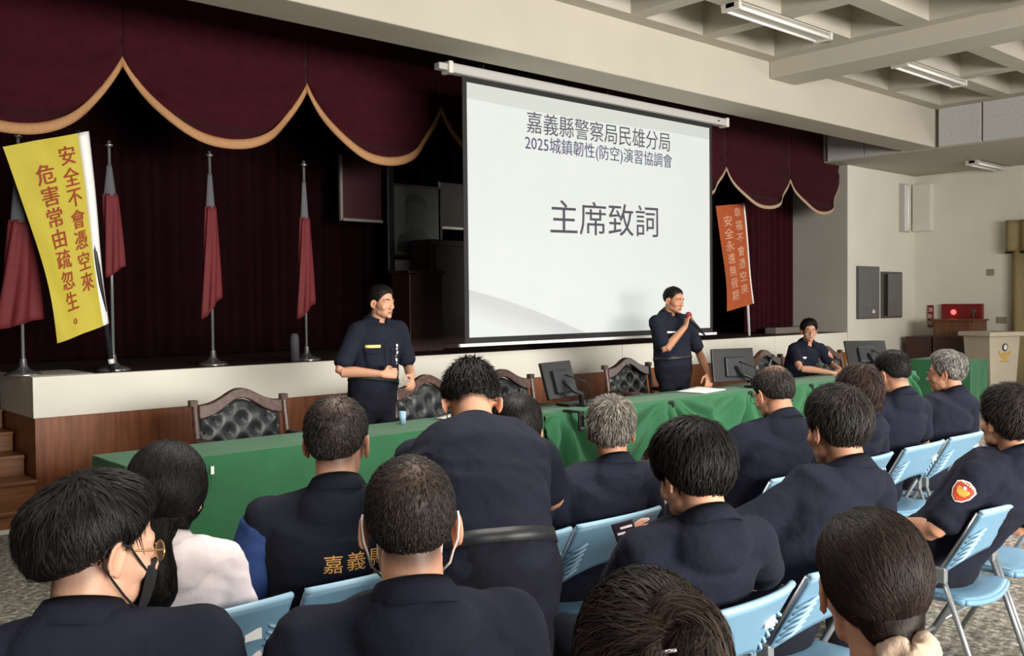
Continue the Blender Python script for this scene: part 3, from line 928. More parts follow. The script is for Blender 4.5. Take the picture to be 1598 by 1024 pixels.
# ================================================================== carved armchairs
def carved_chair(x, yb, label, first=[None]):
    """Faces the hall (-y); yb is where its back stands."""
    loc = (x, yb - 0.26, 0)
    if first[0] is not None:
        return copy_thing(first[0], loc, 0, label)
    t = thing('carved_armchair', label, 'armchair', loc, 0, 'carved armchairs behind the long table')
    first[0] = t
    hw = 0.355

    def crest(u, up=0.0):
        # bell-shaped top edge, u in -1..1
        return 0.905 + 0.115 * math.exp(-(u / 0.52) ** 2) - 0.01 * (1 - abs(u)) + up

    def back(u, v, off):
        return (u * (hw - 0.03), 0.24 + 0.10 * (v - 0.45) + off, v)
    ng = 40
    vs, fs = [], []
    for k in range(ng + 1):
        u = -1 + 2 * k / ng
        zt, zb = crest(u), crest(u) - 0.085 + 0.012 * math.cos(u * 3)
        for off in (-0.03, 0.03):
            for z in (zb, zt):
                vs.append(back(u, z, off))
    for k in range(ng):
        a, b_ = k * 4, k * 4 + 4
        for p, q in ((0, 1), (1, 3), (3, 2), (2, 0)):
            fs.append((a + p, a + q, b_ + q, b_ + p))
    fs += [(0, 2, 3, 1), (ng * 4, ng * 4 + 1, ng * 4 + 3, ng * 4 + 2)]
    MB().add(vs, fs).build('crest_rail', M['chair_wood'], t, bevel=0.008, smooth=False)
    for s in (-1, 1):
        p = MB()
        p.tube([(s * hw, 0.24, 0.0), (s * hw, 0.20, 0.45), (s * (hw - 0.005), 0.28, 0.92)], [0.022, 0.026, 0.024], 8)
        p.box(s * hw - 0.032, s * hw + 0.022, 0.255, 0.312, 0.90, 0.945)
        p.build('back_post', M['chair_wood'], t, bevel=0.004)
        MB().tube([(s * 0.31, -0.24, 0.0), (s * 0.325, -0.24, 0.42), (s * 0.34, -0.22, 0.64)], 0.022, 8).build('front_leg', M['chair_wood'], t, smooth=True)
        MB().tube([(s * 0.34, -0.26, 0.655), (s * 0.355, -0.05, 0.665), (s * 0.355, 0.235, 0.655)], [0.03, 0.026, 0.024], 8).build('armrest', M['chair_wood'], t, smooth=True)
    # tufted leather
    btn = []
    for r in range(5):
        z = 0.88 - r * 0.085
        xs_ = [-0.22, 0, 0.22] if r % 2 else [-0.11, 0.11]
        if r % 2 == 0 and r:
            xs_ = [-0.30, -0.11, 0.11, 0.30]
        btn += [(xx, z) for xx in xs_]
    btn = [(a * 0.93, z) for a, z in btn]

    def pad(u, v):
        uu = -1 + 2 * u
        zt = crest(uu) - 0.08
        z = 0.47 + (zt - 0.47) * v
        xx = uu * (hw - 0.035)
        d = min(math.hypot(xx - a, z - b) for a, b in btn)
        pillow = 0.040 * (1 - math.exp(-(d / 0.035) ** 2))
        e = min(1, (1 - abs(uu)) * 6, (1 - v) * 7 + 0.01, v * 7)
        return (xx, 0.24 + 0.10 * (z - 0.45) + 0.02 - (0.008 + pillow) * max(0, e) ** 0.5, z)
    pd = MB().grid(pad, 60, 50).build('back_cushion', M['leather'], t, smooth=True)
    b = MB()
    for a, z in btn:
        if z < crest(a / (hw - 0.035)) - 0.10:
            b.ball((a, 0.24 + 0.10 * (z - 0.45) + 0.006, z), (0.011, 0.008, 0.011), 8, 6)
    b.build('tuft_buttons', M['black'], pd, smooth=True)
    MB().box(-hw + 0.03, hw - 0.03, 0.30, 0.312, 0.45, 0.88).build('back_panel', M['chair_wood'], t)
    MB().box(-0.33, 0.33, -0.27, 0.21, 0.36, 0.41).build('seat_frame', M['chair_wood'], t, bevel=0.01)
    MB().grid(lambda u, v: ((u - 0.5) * 0.62, -0.26 + 0.46 * v, 0.41 + 0.075 * (min(1, 8 * u, 8 * (1 - u)) * min(1, 8 * v, 8 * (1 - v))) ** 0.5), 24, 20).build('seat_cushion', M['leather'], t, smooth=True)
    return t


def copy_thing(src, loc, rz, label, group=None):
    r = src.copy()
    COL.objects.link(r)
    r.location = loc
    r.rotation_euler = (0, 0, rz)
    r['label'] = label
    if group:
        r['group'] = group
    for ch in list(src.children):
        c = ch.copy()
        COL.objects.link(c)
        c.parent = r
        for g in list(ch.children):
            d = g.copy()
            COL.objects.link(d)
            d.parent = c
    return r


carved_chair(3.15, 6.5, 'empty carved armchair with tufted black back at the left end of the table')
carved_chair(4.85, 6.5, 'carved armchair with tufted back just right of the left standing officer')
carved_chair(5.72, 6.5, 'carved armchair with tufted back right of the bent-over officer\'s head')
carved_chair(7.76, 6.78, 'carved armchair with tufted back behind the speaker with the microphone')
carved_chair(10.02, 6.55, 'carved armchair in which the seated official with glasses sits')
carved_chair(11.38, 6.5, 'carved armchair right of the seated official, behind a monitor')

# ================================================================== things on the table
def monitor(loc, rz, tilt, label, w=0.44, h=0.31, clamp_y=None):
    t = thing('monitor', label, 'monitor', loc, rz)
    R_ = Matrix.Translation((0, 0, 0.20)) @ Matrix.Rotation(tilt, 4, 'X')
    MB().box(-w / 2, w / 2, -0.012, 0.018, -h / 2 + 0.02, h / 2 + 0.02, R_).build('screen', M['black_gloss'], t, bevel=0.006)
    MB().box(-w / 2 + 0.02, w / 2 - 0.02, 0.0185, 0.021, -h / 2 + 0.04, h / 2, R_).build('display_glass', M['black'], t)
    MB().box(-0.11, 0.11, -0.04, -0.012, -0.10, 0.10, R_).build('back_housing', M['dark_metal'], t, bevel=0.015)
    MB().tube([R_ @ Vector((0, -0.04, 0.0)), (0.04, -0.12, 0.13), (0.13, -0.13, 0.10), (0.15, -0.12, 0.0)], 0.02, 8).build('arm', M['dark_metal'], t, smooth=True)
    MB().box(0.09, 0.22, -0.19, -0.05, 0.0, 0.018).build('base_plate', M['black_gloss'], t, bevel=0.005)
    MB().tube([R_ @ Vector((0.05, -0.04, 0.05)), (0.12, -0.19, 0.20), (0.20, -0.17, 0.12), (0.19, -0.14, 0.02)], 0.006, 6).build('cable', M['black'], t, smooth=True)
    return t


def clamp(x, label):
    t = thing('table_clamp', label, 'clamp', (x, TY0 - 0.11, TZ + 0.010))
    MB().box(-0.03, 0.03, -0.012, 0.16, 0.0, 0.014).box(-0.03, 0.03, -0.026, -0.008, -0.13, 0.014).build('jaw', M['black'], t, bevel=0.004)
    MB().tube([(0.012, -0.035, -0.02), (0.012, -0.035, -0.13)], 0.008, 8).build('screw', M['dark_metal'], t, smooth=True)
    MB().ball((-0.02, -0.04, -0.12), (0.035, 0.03, 0.02), 10, 6).build('knob', M['black_gloss'], t, smooth=True)
    MB().ball((0.012, -0.045, -0.03), (0.022, 0.014, 0.014), 8, 6).build('lever', M['black_gloss'], t, smooth=True)
    return t


monitor((5.52, 5.58, TZ + 0.010), math.radians(12), -0.28, 'black monitor turned at an angle on the table, right of the bent-over officer')
monitor((7.93, 5.56, TZ + 0.010), math.radians(-18), -0.12, 'black monitor seen from behind, next to the speaker with the microphone', 0.50, 0.33)
monitor((10.62, 5.56, TZ + 0.010), math.radians(-38), -0.45, 'black tilted monitor right of the seated official', 0.50, 0.33)
clamp(5.30, 'black table clamp below the angled monitor')
clamp(8.24, 'black table clamp below the monitor next to the speaker')
t = thing('desk_microphone', 'black gooseneck microphone rising beside the monitor next to the speaker', 'microphone', (8.42, 5.50, TZ + 0.010))
MB().box(-0.05, 0.05, -0.06, 0.06, 0, 0.03).build('base', M['black_gloss'], t, bevel=0.008)
MB().tube([(0, 0, 0.03), (0.05, 0.02, 0.12), (0.16, 0.04, 0.25)], 0.007, 8).build('neck', M['steel'], t, smooth=True)
MB().tube([(0.16, 0.04, 0.25), (0.2, 0.045, 0.29)], 0.014, 10).build('head', M['black'], t, smooth=True)
t = thing('desk_microphone', 'black microphone base with a stubby head beside the tilted monitor', 'microphone', (11.0, 5.55, TZ + 0.010))
MB().box(-0.05, 0.05, -0.06, 0.06, 0, 0.03).build('base', M['black_gloss'], t, bevel=0.008)
MB().tube([(0, 0, 0.03), (-0.02, 0.03, 0.2), (-0.06, 0.05, 0.32)], 0.009, 8).build('neck', M['black'], t, smooth=True)
MB().tube([(-0.06, 0.05, 0.31), (-0.065, 0.052, 0.36)], 0.028, 10).build('head', M['black'], t, smooth=True)
tag(MB().box(5.55, 6.0, 5.50, 5.66, TZ + 0.010, TZ + 0.03).build('keyboard', M['black'], bevel=0.004), 'black keyboard lying on the green cloth beside the angled monitor', 'keyboard')


def paper(name, x, y, w, d, rz, label, h=0.004, z=TZ + 0.012):
    Mx = Matrix.Translation((x, y, z)) @ Matrix.Rotation(rz, 4, 'Z')
    return tag(MB().grid(lambda u, v: tuple(Mx @ Vector(((u - 0.5) * w, (v - 0.5) * d, 0.002 + 0.006 * (1 - math.cos(u * 3)) * v))), 8, 6).build(name, M['paper'], smooth=True, solid=h), label, 'paper')


paper('paper_sheet', 4.44, 5.55, 0.22, 0.30, 0.3, 'white paper sheet on the flat green cloth beside the left officer')
paper('paper_sheet', 7.40, 5.55, 0.42, 0.30, 0.15, 'white papers under the speaker\'s hand on the draped cloth', 0.008)
paper('notepad', 10.15, 5.52, 0.42, 0.28, 0.1, 'white notepad in front of the seated official with glasses', 0.016)
t = thing('drinking_glass', 'small clear drinking glass on the flat cloth in front of the left officer', 'glass', (3.95, 5.60, TZ + 0.009))
MB().lathe([(0.022, 0), (0.026, 0.09), (0.024, 0.09), (0.020, 0.006)], n=16).build('cup', M['blue_edge'], t, smooth=True)

# ================================================================== blue folding chairs
def folding_chair(x, yback, label, rz=0.0, first=[None], dz=0):
    """yback: where the top of the back is; the chair faces +y."""
    c, s = math.cos(rz), math.sin(rz)
    loc = (x - s * 0.25, yback + c * 0.25, 0)
    if first[0] is not None:
        return copy_thing(first[0], loc, rz, label)
    t = thing('folding_chair', label, 'folding chair', loc, rz, 'blue folding chairs of the audience')
    first[0] = t
    TW = 0.215

    def axis(z):                       # front frame tube: y at height z
        return 0.21 - 0.46 * (z / 0.80)

    def back(u, v, off=0.0):
        """u -1..1 across, v 0..1 up; panel between the tubes, bowed backwards."""
        zb = 0.545 + 0.085 * (1 - abs(u) ** 2.4)
        zt = 0.795 + 0.012 * (1 - u * u)
        z = zb + (zt - zb) * v
        return ((TW + 0.018) * u, axis(z) - 0.045 * (1 - u * u) - 0.012 - off, z)
    g = MB().grid(lambda u, v: back(-1 + 2 * u, v), 40, 14).build('backrest', M['blue_plastic'], t, smooth=True, solid=0.014)
    rim = MB()
    rim.tube([Vector(back(-1 + 2 * k / 24, 1.0)) + Vector((0, 0, 0.004)) for k in range(25)], 0.011, 8)
    rim.build('top_rim', M['blue_edge'], g, smooth=True)
    MB().tube([Vector(back(-1 + 2 * k / 24, 0.0)) for k in range(25)], 0.007, 6).build('lower_rim', M['blue_edge'], g, smooth=True)
    for sgn in (-1, 1):
        rb = MB()
        for k in range(6):
            v = 0.10 + 0.10 * k
            p0, p1 = Vector(back(sgn * 0.98, v, 0.010)), Vector(back(sgn * 0.72, v + 0.05, 0.010))
            rb.tube([p0, (p0 + p1) / 2 + Vector((0, -0.008, 0)), p1], 0.0055, 6)
        rb.build('side_ribs', M['blue_edge'], g, smooth=True)
        MB().tube([(sgn * TW, axis(0.79), 0.79), (sgn * TW, axis(0.0), 0.0)], 0.0125, 8).build('front_leg', M['steel'], t, smooth=True)
        r = MB().tube([(sgn * (TW + 0.018), axis(0.52) - 0.02, 0.535), (sgn * (TW + 0.018), -0.30, 0.0)], 0.0115, 8).build('rear_leg', M['steel'], t, smooth=True)
        MB().box(sgn * (TW + 0.018) - 0.016, sgn * (TW + 0.018) + 0.016, axis(0.52) - 0.04, axis(0.52) + 0.012, 0.50, 0.56).build('bracket', M['steel'], r, bevel=0.004)
        MB().tube([(sgn * (TW + 0.018), -0.30, 0.0), (sgn * (TW + 0.018), -0.298, 0.03)], 0.016, 8).build('rubber_foot', M['black'], r, smooth=True)
    MB().box(-0.03, 0.02, 0, 0.003, 0, 0.03, Matrix.Translation((0.12, axis(0.72) - 0.058, 0.70))).build('sticker', M['white'], t)
    MB().tube([(-TW, axis(0.16), 0.16), (TW, axis(0.16), 0.16)], 0.010, 8).build('front_stretcher', M['steel'], t, smooth=True)
    MB().tube([(-TW - 0.018, -0.255, 0.12), (TW + 0.018, -0.255, 0.12)], 0.010, 8).build('rear_stretcher', M['steel'], t, smooth=True)

    def seat(u, v):
        w = 0.205 - 0.012 * v
        xx = (-1 + 2 * u) * w
        e = min(1, (1 - abs(-1 + 2 * u)) * 8, v * 8, (1 - v) * 8)
        return (xx, -0.19 + 0.40 * v - 0.03 * (1 - (2 * u - 1) ** 2) * (1 - v), 0.432 + 0.016 * (abs(2 * u - 1) ** 2) - 0.012 * (1 - e))
    sgrid = MB().grid(seat, 24, 20).build('seat', M['blue_plastic'], t, smooth=True, solid=0.02)
    ed = MB()
    ring = [seat(k / 24, 0) for k in range(25)] + [seat(1, k / 16) for k in range(1, 17)] + [seat(1 - k / 24, 1) for k in range(1, 25)] + [seat(0, 1 - k / 16) for k in range(1, 17)]
    ed.tube([Vector(p) - Vector((0, 0, 0.006)) for p in ring], 0.013, 8)
    ed.build('seat_edge', M['blue_plastic'], sgrid, smooth=True)
    return t


R1, R2, R3 = 2.41, 1.50, 0.60
folding_chair(1.07, R1, 'blue folding chair holding the woman in the white shirt')
folding_chair(1.58, R1, 'blue folding chair holding the man in the lettered navy vest')
folding_chair(2.19, R1, 'blue folding chair mostly hidden by the bent-over officer\'s legs')
folding_chair(2.69, R1, 'blue folding chair holding the front-row man with grey hair, left of the aisle')
folding_chair(3.95, R1, 'blue folding chair holding the balding man right of the aisle')
folding_chair(4.62, R1, 'blue folding chair holding the curly-haired woman')
folding_chair(5.24, R1, 'blue folding chair holding the crew-cut man with glasses')
folding_chair(5.80, R1, 'blue folding chair holding the grey-haired man seen in profile')
folding_chair(0.46, R2 + 0.1, 'blue folding chair holding the young man with a black mask')
folding_chair(1.12, R2 - 0.15, 'blue folding chair holding the man with white mask loops behind his ears')
folding_chair(2.18, R2, 'blue folding chair with a white sticker holding the man with a phone')
folding_chair(2.74, R2, 'blue folding chair immediately right of the phone man\'s chair')
folding_chair(3.96, R2, 'blue folding chair holding the man with a red shoulder patch')
folding_chair(4.50, R2 + 0.02, 'blue folding chair at the right edge beside the shoulder-patch man')
folding_chair(0.88, R3, 'blue folding chair holding the woman with the clipped hair bun')
folding_chair(1.48, R3, 'blue folding chair holding the woman with the beige scrunchie')

tag(MB().box(2.333, 2.352, 5.219, 5.226, 0.645, 0.69).build('paper_tag', M['paper']), 'small white paper tag on the front of the flat green cloth beside the pony-tailed woman', 'tag')

# ================================================================== people
from mathutils.bvhtree import BVHTree


def attr_mat(name, rough, spec=0.4, bump=0.0, bscale=200, sss=0.0):
    m = bpy.data.materials.new(name)
    m.use_nodes = True
    nt = m.node_tree
    b = nt.nodes['Principled BSDF']
    a = nt.nodes.new('ShaderNodeAttribute')
    a.attribute_name = 'tone'
    nt.links.new(a.outputs['Color'], b.inputs['Base Color'])
    b.inputs['Roughness'].default_value = rough
    b.inputs['Specular IOR Level'].default_value = spec
    if sss:
        b.inputs['Subsurface Weight'].default_value = sss
        b.inputs['Subsurface Radius'].default_value = (0.012, 0.005, 0.003)
        b.inputs['Subsurface Scale'].default_value = 0.5
    if bump:
        tc = nt.nodes.new('ShaderNodeTexCoord')
        n = nt.nodes.new('ShaderNodeTexNoise')
        n.inputs['Scale'].default_value = bscale
        n.inputs['Detail'].default_value = 4
        nt.links.new(tc.outputs['Object'], n.inputs['Vector'])
        bp = nt.nodes.new('ShaderNodeBump')
        bp.inputs['Strength'].default_value = bump
        bp.inputs['Distance'].default_value = 0.003
        nt.links.new(n.outputs['Fac'], bp.inputs['Height'])
        nt.links.new(bp.outputs['Normal'], b.inputs['Normal'])
    return m


M['skin'] = attr_mat('skin', 0.5, 0.35, 0.15, 160)
M['hair'] = attr_mat('hair', 0.48, 0.14, 0.25, 240)


def set_tone(me, cols):
    a = me.color_attributes.new('tone', 'FLOAT_COLOR', 'POINT')
    c = np.ones((len(me.vertices), 4), np.float32)
    c[:, :3] = cols
    a.data.foreach_set('color', c.ravel())


def coords(me):
    a = np.empty(len(me.vertices) * 3)
    me.vertices.foreach_get('co', a)
    return a.reshape(-1, 3)


def remesh(mb, voxel, smooth=6, factor=0.5):
    me = mb.mesh('raw', weld=False)
    o = bpy.data.objects.new('raw', me)
    COL.objects.link(o)
    r = o.modifiers.new('r', 'REMESH')
    r.mode = 'VOXEL'
    r.voxel_size = voxel
    if smooth:
        s = o.modifiers.new('s', 'SMOOTH')
        s.factor = factor
        s.iterations = smooth
    bpy.context.view_layer.update()
    out = bpy.data.meshes.new_from_object(o.evaluated_get(bpy.context.evaluated_depsgraph_get()))
    bpy.data.objects.remove(o)
    bpy.data.meshes.remove(me)
    out.materials.clear()
    return out


def loft(mb, pts, rads, side, n=20, cap=3, capk=1.0):
    """Closed tube of elliptical rings; rads are (half width, half depth); side is a vector or one per point."""
    P = [Vector(p) for p in pts]
    S = [Vector(s) for s in side] if isinstance(side, (list, tuple)) and not isinstance(side[0], (int, float)) else [Vector(side)] * len(P)
    rings = []

    def frame(i):
        d = (P[min(i + 1, len(P) - 1)] - P[max(i - 1, 0)]).normalized()
        a = (S[i] - d * S[i].dot(d))
        a = a.normalized() if a.length > 1e-4 else d.orthogonal().normalized()
        return d, a, d.cross(a)
    d0, a0, b0 = frame(0)
    rr = [(r, r) if isinstance(r, (int, float)) else r for r in rads]
    m0 = min(rr[0])
    for k in range(cap, 0, -1):
        t = k / (cap + 0.0)
        c = math.cos(t * math.pi / 2 * 0.97)
        rings.append((P[0] - d0 * m0 * 0.8 * math.sin(t * math.pi / 2), a0, b0, rr[0][0] * c, rr[0][1] * c))
    for i in range(len(P)):
        d, a, b = frame(i)
        rings.append((P[i], a, b, *rr[i]))
    d1, a1, b1 = frame(len(P) - 1)
    m1 = min(rr[-1])
    for k in range(1, cap + 1):
        t = k / (cap + 0.0)
        c = math.cos(t * math.pi / 2 * 0.97)
        rings.append((P[-1] + d1 * m1 * 0.8 * capk * math.sin(t * math.pi / 2), a1, b1, rr[-1][0] * c, rr[-1][1] * c))
    vs, fs = [], []
    for c, a, b, ra, rb in rings:
        vs += [c + a * (ra * math.cos(2 * math.pi * k / n)) + b * (rb * math.sin(2 * math.pi * k / n)) for k in range(n)]
    m = len(rings)
    for i in range(m - 1):
        for k in range(n):
            fs.append((i * n + k, i * n + (k + 1) % n, (i + 1) * n + (k + 1) % n, (i + 1) * n + k))
    fs.append(tuple(reversed(range(n))))
    fs.append(tuple(range((m - 1) * n, m * n)))
    mb.add(vs, fs)


def smooth_path(pts, rads, k=4):
    """Catmull-Rom resample."""
    P = [Vector(p) for p in pts]
    R_ = [Vector((r, r)) if isinstance(r, (int, float)) else Vector(r) for r in rads]
    out, ro = [], []
    for i in range(len(P) - 1):
        p0, p1, p2, p3 = P[max(i - 1, 0)], P[i], P[i + 1], P[min(i + 2, len(P) - 1)]
        for j in range(k):
            t = j / k
            out.append(0.5 * ((2 * p1) + (p2 - p0) * t + (2 * p0 - 5 * p1 + 4 * p2 - p3) * t * t + (3 * p1 - p0 - 3 * p2 + p3) * t ** 3))
            ro.append(tuple(R_[i].lerp(R_[i + 1], t)))
    out.append(P[-1])
    ro.append(tuple(R_[-1]))
    return out, ro


def yawm(deg):
    return Matrix.Rotation(-math.radians(deg), 3, 'Z')


# ---- head, in its own coordinates: y forward, z up, origin between the ears
CRAN = (np.array((0, -0.014, 0.034)), np.array((0.0755, 0.098, 0.085)))
FACE = (np.array((0, 0.030, -0.012)), np.array((0.066, 0.060, 0.086)))
HC0 = np.array((0.0, -0.005, 0.02))


def skull_r(d):
    out = np.zeros(len(d))
    for c, r in (CRAN, FACE):
        o = (HC0 - c) / r
        v = d / r
        A = (v * v).sum(1)
        B = (v * o).sum(1)
        C_ = (o * o).sum() - 1
        out = np.maximum(out, (-B + np.sqrt(np.maximum(B * B - A * C_, 0))) / A)
    return out


def head_shapes(mb, T, female=False):
    """T maps head coordinates to the person's coordinates."""
    def ball(c, r, rot=None):
        m = T.to_3x3()
        if rot is not None:
            m = m @ rot
        mb.ball(T @ Vector(c), r, 20, 12, m)

    def cap(a, b, ra, rb):
        s = T.to_3x3().col[0].length
        loft(mb, [T @ Vector(a), T @ Vector(b)], [ra * s, rb * s], T.to_3x3().col[0], 12)
    ball(CRAN[0], tuple(CRAN[1]))
    ball(FACE[0], tuple(FACE[1]))
    jw = 0.050 if female else 0.054
    ball((0, 0.032, -0.070), (jw, 0.052, 0.044))
    ball((0, 0.070, -0.100), (0.022, 0.019, 0.017))
    for s in (-1, 1):
        ball((s * 0.039, 0.056, -0.030), (0.026, 0.022, 0.026))
        cap((s * 0.012, 0.085, 0.022), (s * 0.046, 0.070, 0.020), 0.009, 0.009)
        ball((s * 0.0125, 0.098, -0.040), (0.0095, 0.011, 0.0085))
        # lids
        cap((s * 0.020, 0.081, 0.0075), (s * 0.043, 0.075, 0.0065), 0.0055, 0.0055)
        cap((s * 0.020, 0.081, -0.0095), (s * 0.042, 0.075, -0.0085), 0.0050, 0.0050)
        ball((s * 0.048, 0.012, -0.066), (0.012, 0.026, 0.026))
        # ear: rim and inner plate
        R_ = Matrix.Rotation(s * 0.32, 3, 'Z') @ Matrix.Rotation(-0.12, 3, 'X')
        c = Vector((s * 0.081, -0.008, -0.008))
        ring = []
        for k in range(15):
            a = math.radians(-70 + 300 * k / 14)
            ring.append(T @ (c + R_ @ Vector((s * 0.007, -0.016 * math.sin(a + 1.2) - 0.002, 0.028 * math.cos(a + 1.2) + 0.002))))
        sc = T.to_3x3().col[0].length
        loft(mb, ring, [0.0048 * sc] * 15, T.to_3x3().col[0], 8, 2)
        ball(c + Vector((s * 0.0, 0.001, 0)), (0.0045, 0.0165, 0.027), R_)
        ball(c + R_ @ Vector((s * 0.003, 0.008, -0.027)), (0.006, 0.008, 0.009))
        ball(c + R_ @ Vector((s * 0.004, 0.012, -0.006)), (0.004, 0.005, 0.008))
    cap((0, 0.086, 0.010), (0, 0.102, -0.030), 0.0085, 0.0105)
    ball((0, 0.103, -0.036), (0.0125, 0.012, 0.0105))
    ball((0, 0.0865, -0.0655), (0.0225, 0.010, 0.0055))
    ball((0, 0.0845, -0.0765), (0.0195, 0.010, 0.0062))
    ball((0, 0.080, -0.056), (0.018, 0.010, 0.012))


YS = [-0.14, -0.09, -0.05, -0.025, 0.0, 0.018, 0.040, 0.058, 0.075, 0.11]
ZB = dict(short=[-0.078, -0.076, -0.060, -0.025, 0.010, -0.014, 0.015, 0.045, 0.064, 0.074],
          high=[-0.060, -0.058, -0.040, -0.005, 0.022, 0.005, 0.030, 0.055, 0.070, 0.080],
          full=[-0.092, -0.090, -0.078, -0.045, -0.004, -0.020, 0.012, 0.042, 0.058, 0.066],
          long=[-0.125, -0.122, -0.115, -0.100, -0.080, -0.060, 0.012, 0.042, 0.060, 0.070],
          tied=[-0.098, -0.095, -0.080, -0.030, 0.012, 0.000, 0.025, 0.046, 0.064, 0.074])


def sstep(x):
    x = np.clip(x, 0, 1)
    return x * x * (3 - 2 * x)


class Hair:
    def __init__(self, kind='short', top=0.022, side=0.012, back=0.014, lump=0.004, seed=1, fade=0.05):
        self.zb, self.top, self.side, self.back, self.lump, self.seed, self.fade = ZB[kind], top, side, back, lump, seed, fade
        rng = np.random.RandomState(seed)
        self.w = rng.normal(size=(10, 3)) * 22
        self.ph = rng.uniform(0, 6.28, 10)

    def g(self, p):
        return p[:, 2] - np.interp(p[:, 1], YS, self.zb) + 0.010 * np.sin(p @ self.w.T * 2.2 + self.ph).mean(1)

    def radius(self, d):
        rs = skull_r(d)
        p = HC0 + d * rs[:, None]
        up = sstep((p[:, 2] - 0.03) / 0.075)
        bk = sstep((-p[:, 1] - 0.01) / 0.07)
        t = self.side + (self.back - self.side) * bk
        t = t + (self.top - t) * up
        l = np.sin(p @ self.w.T + self.ph).mean(1) * self.lump * 2
        e = sstep(self.g(p) / self.fade)
        return rs + (t + l) * e + 0.002 * e ** 0.3 - 0.006 * (1 - e) ** 3, self.g(p)

    def point(self, d, lift=0.0):
        r, _ = self.radius(d)
        return HC0 + d * (r + lift)[:, None]


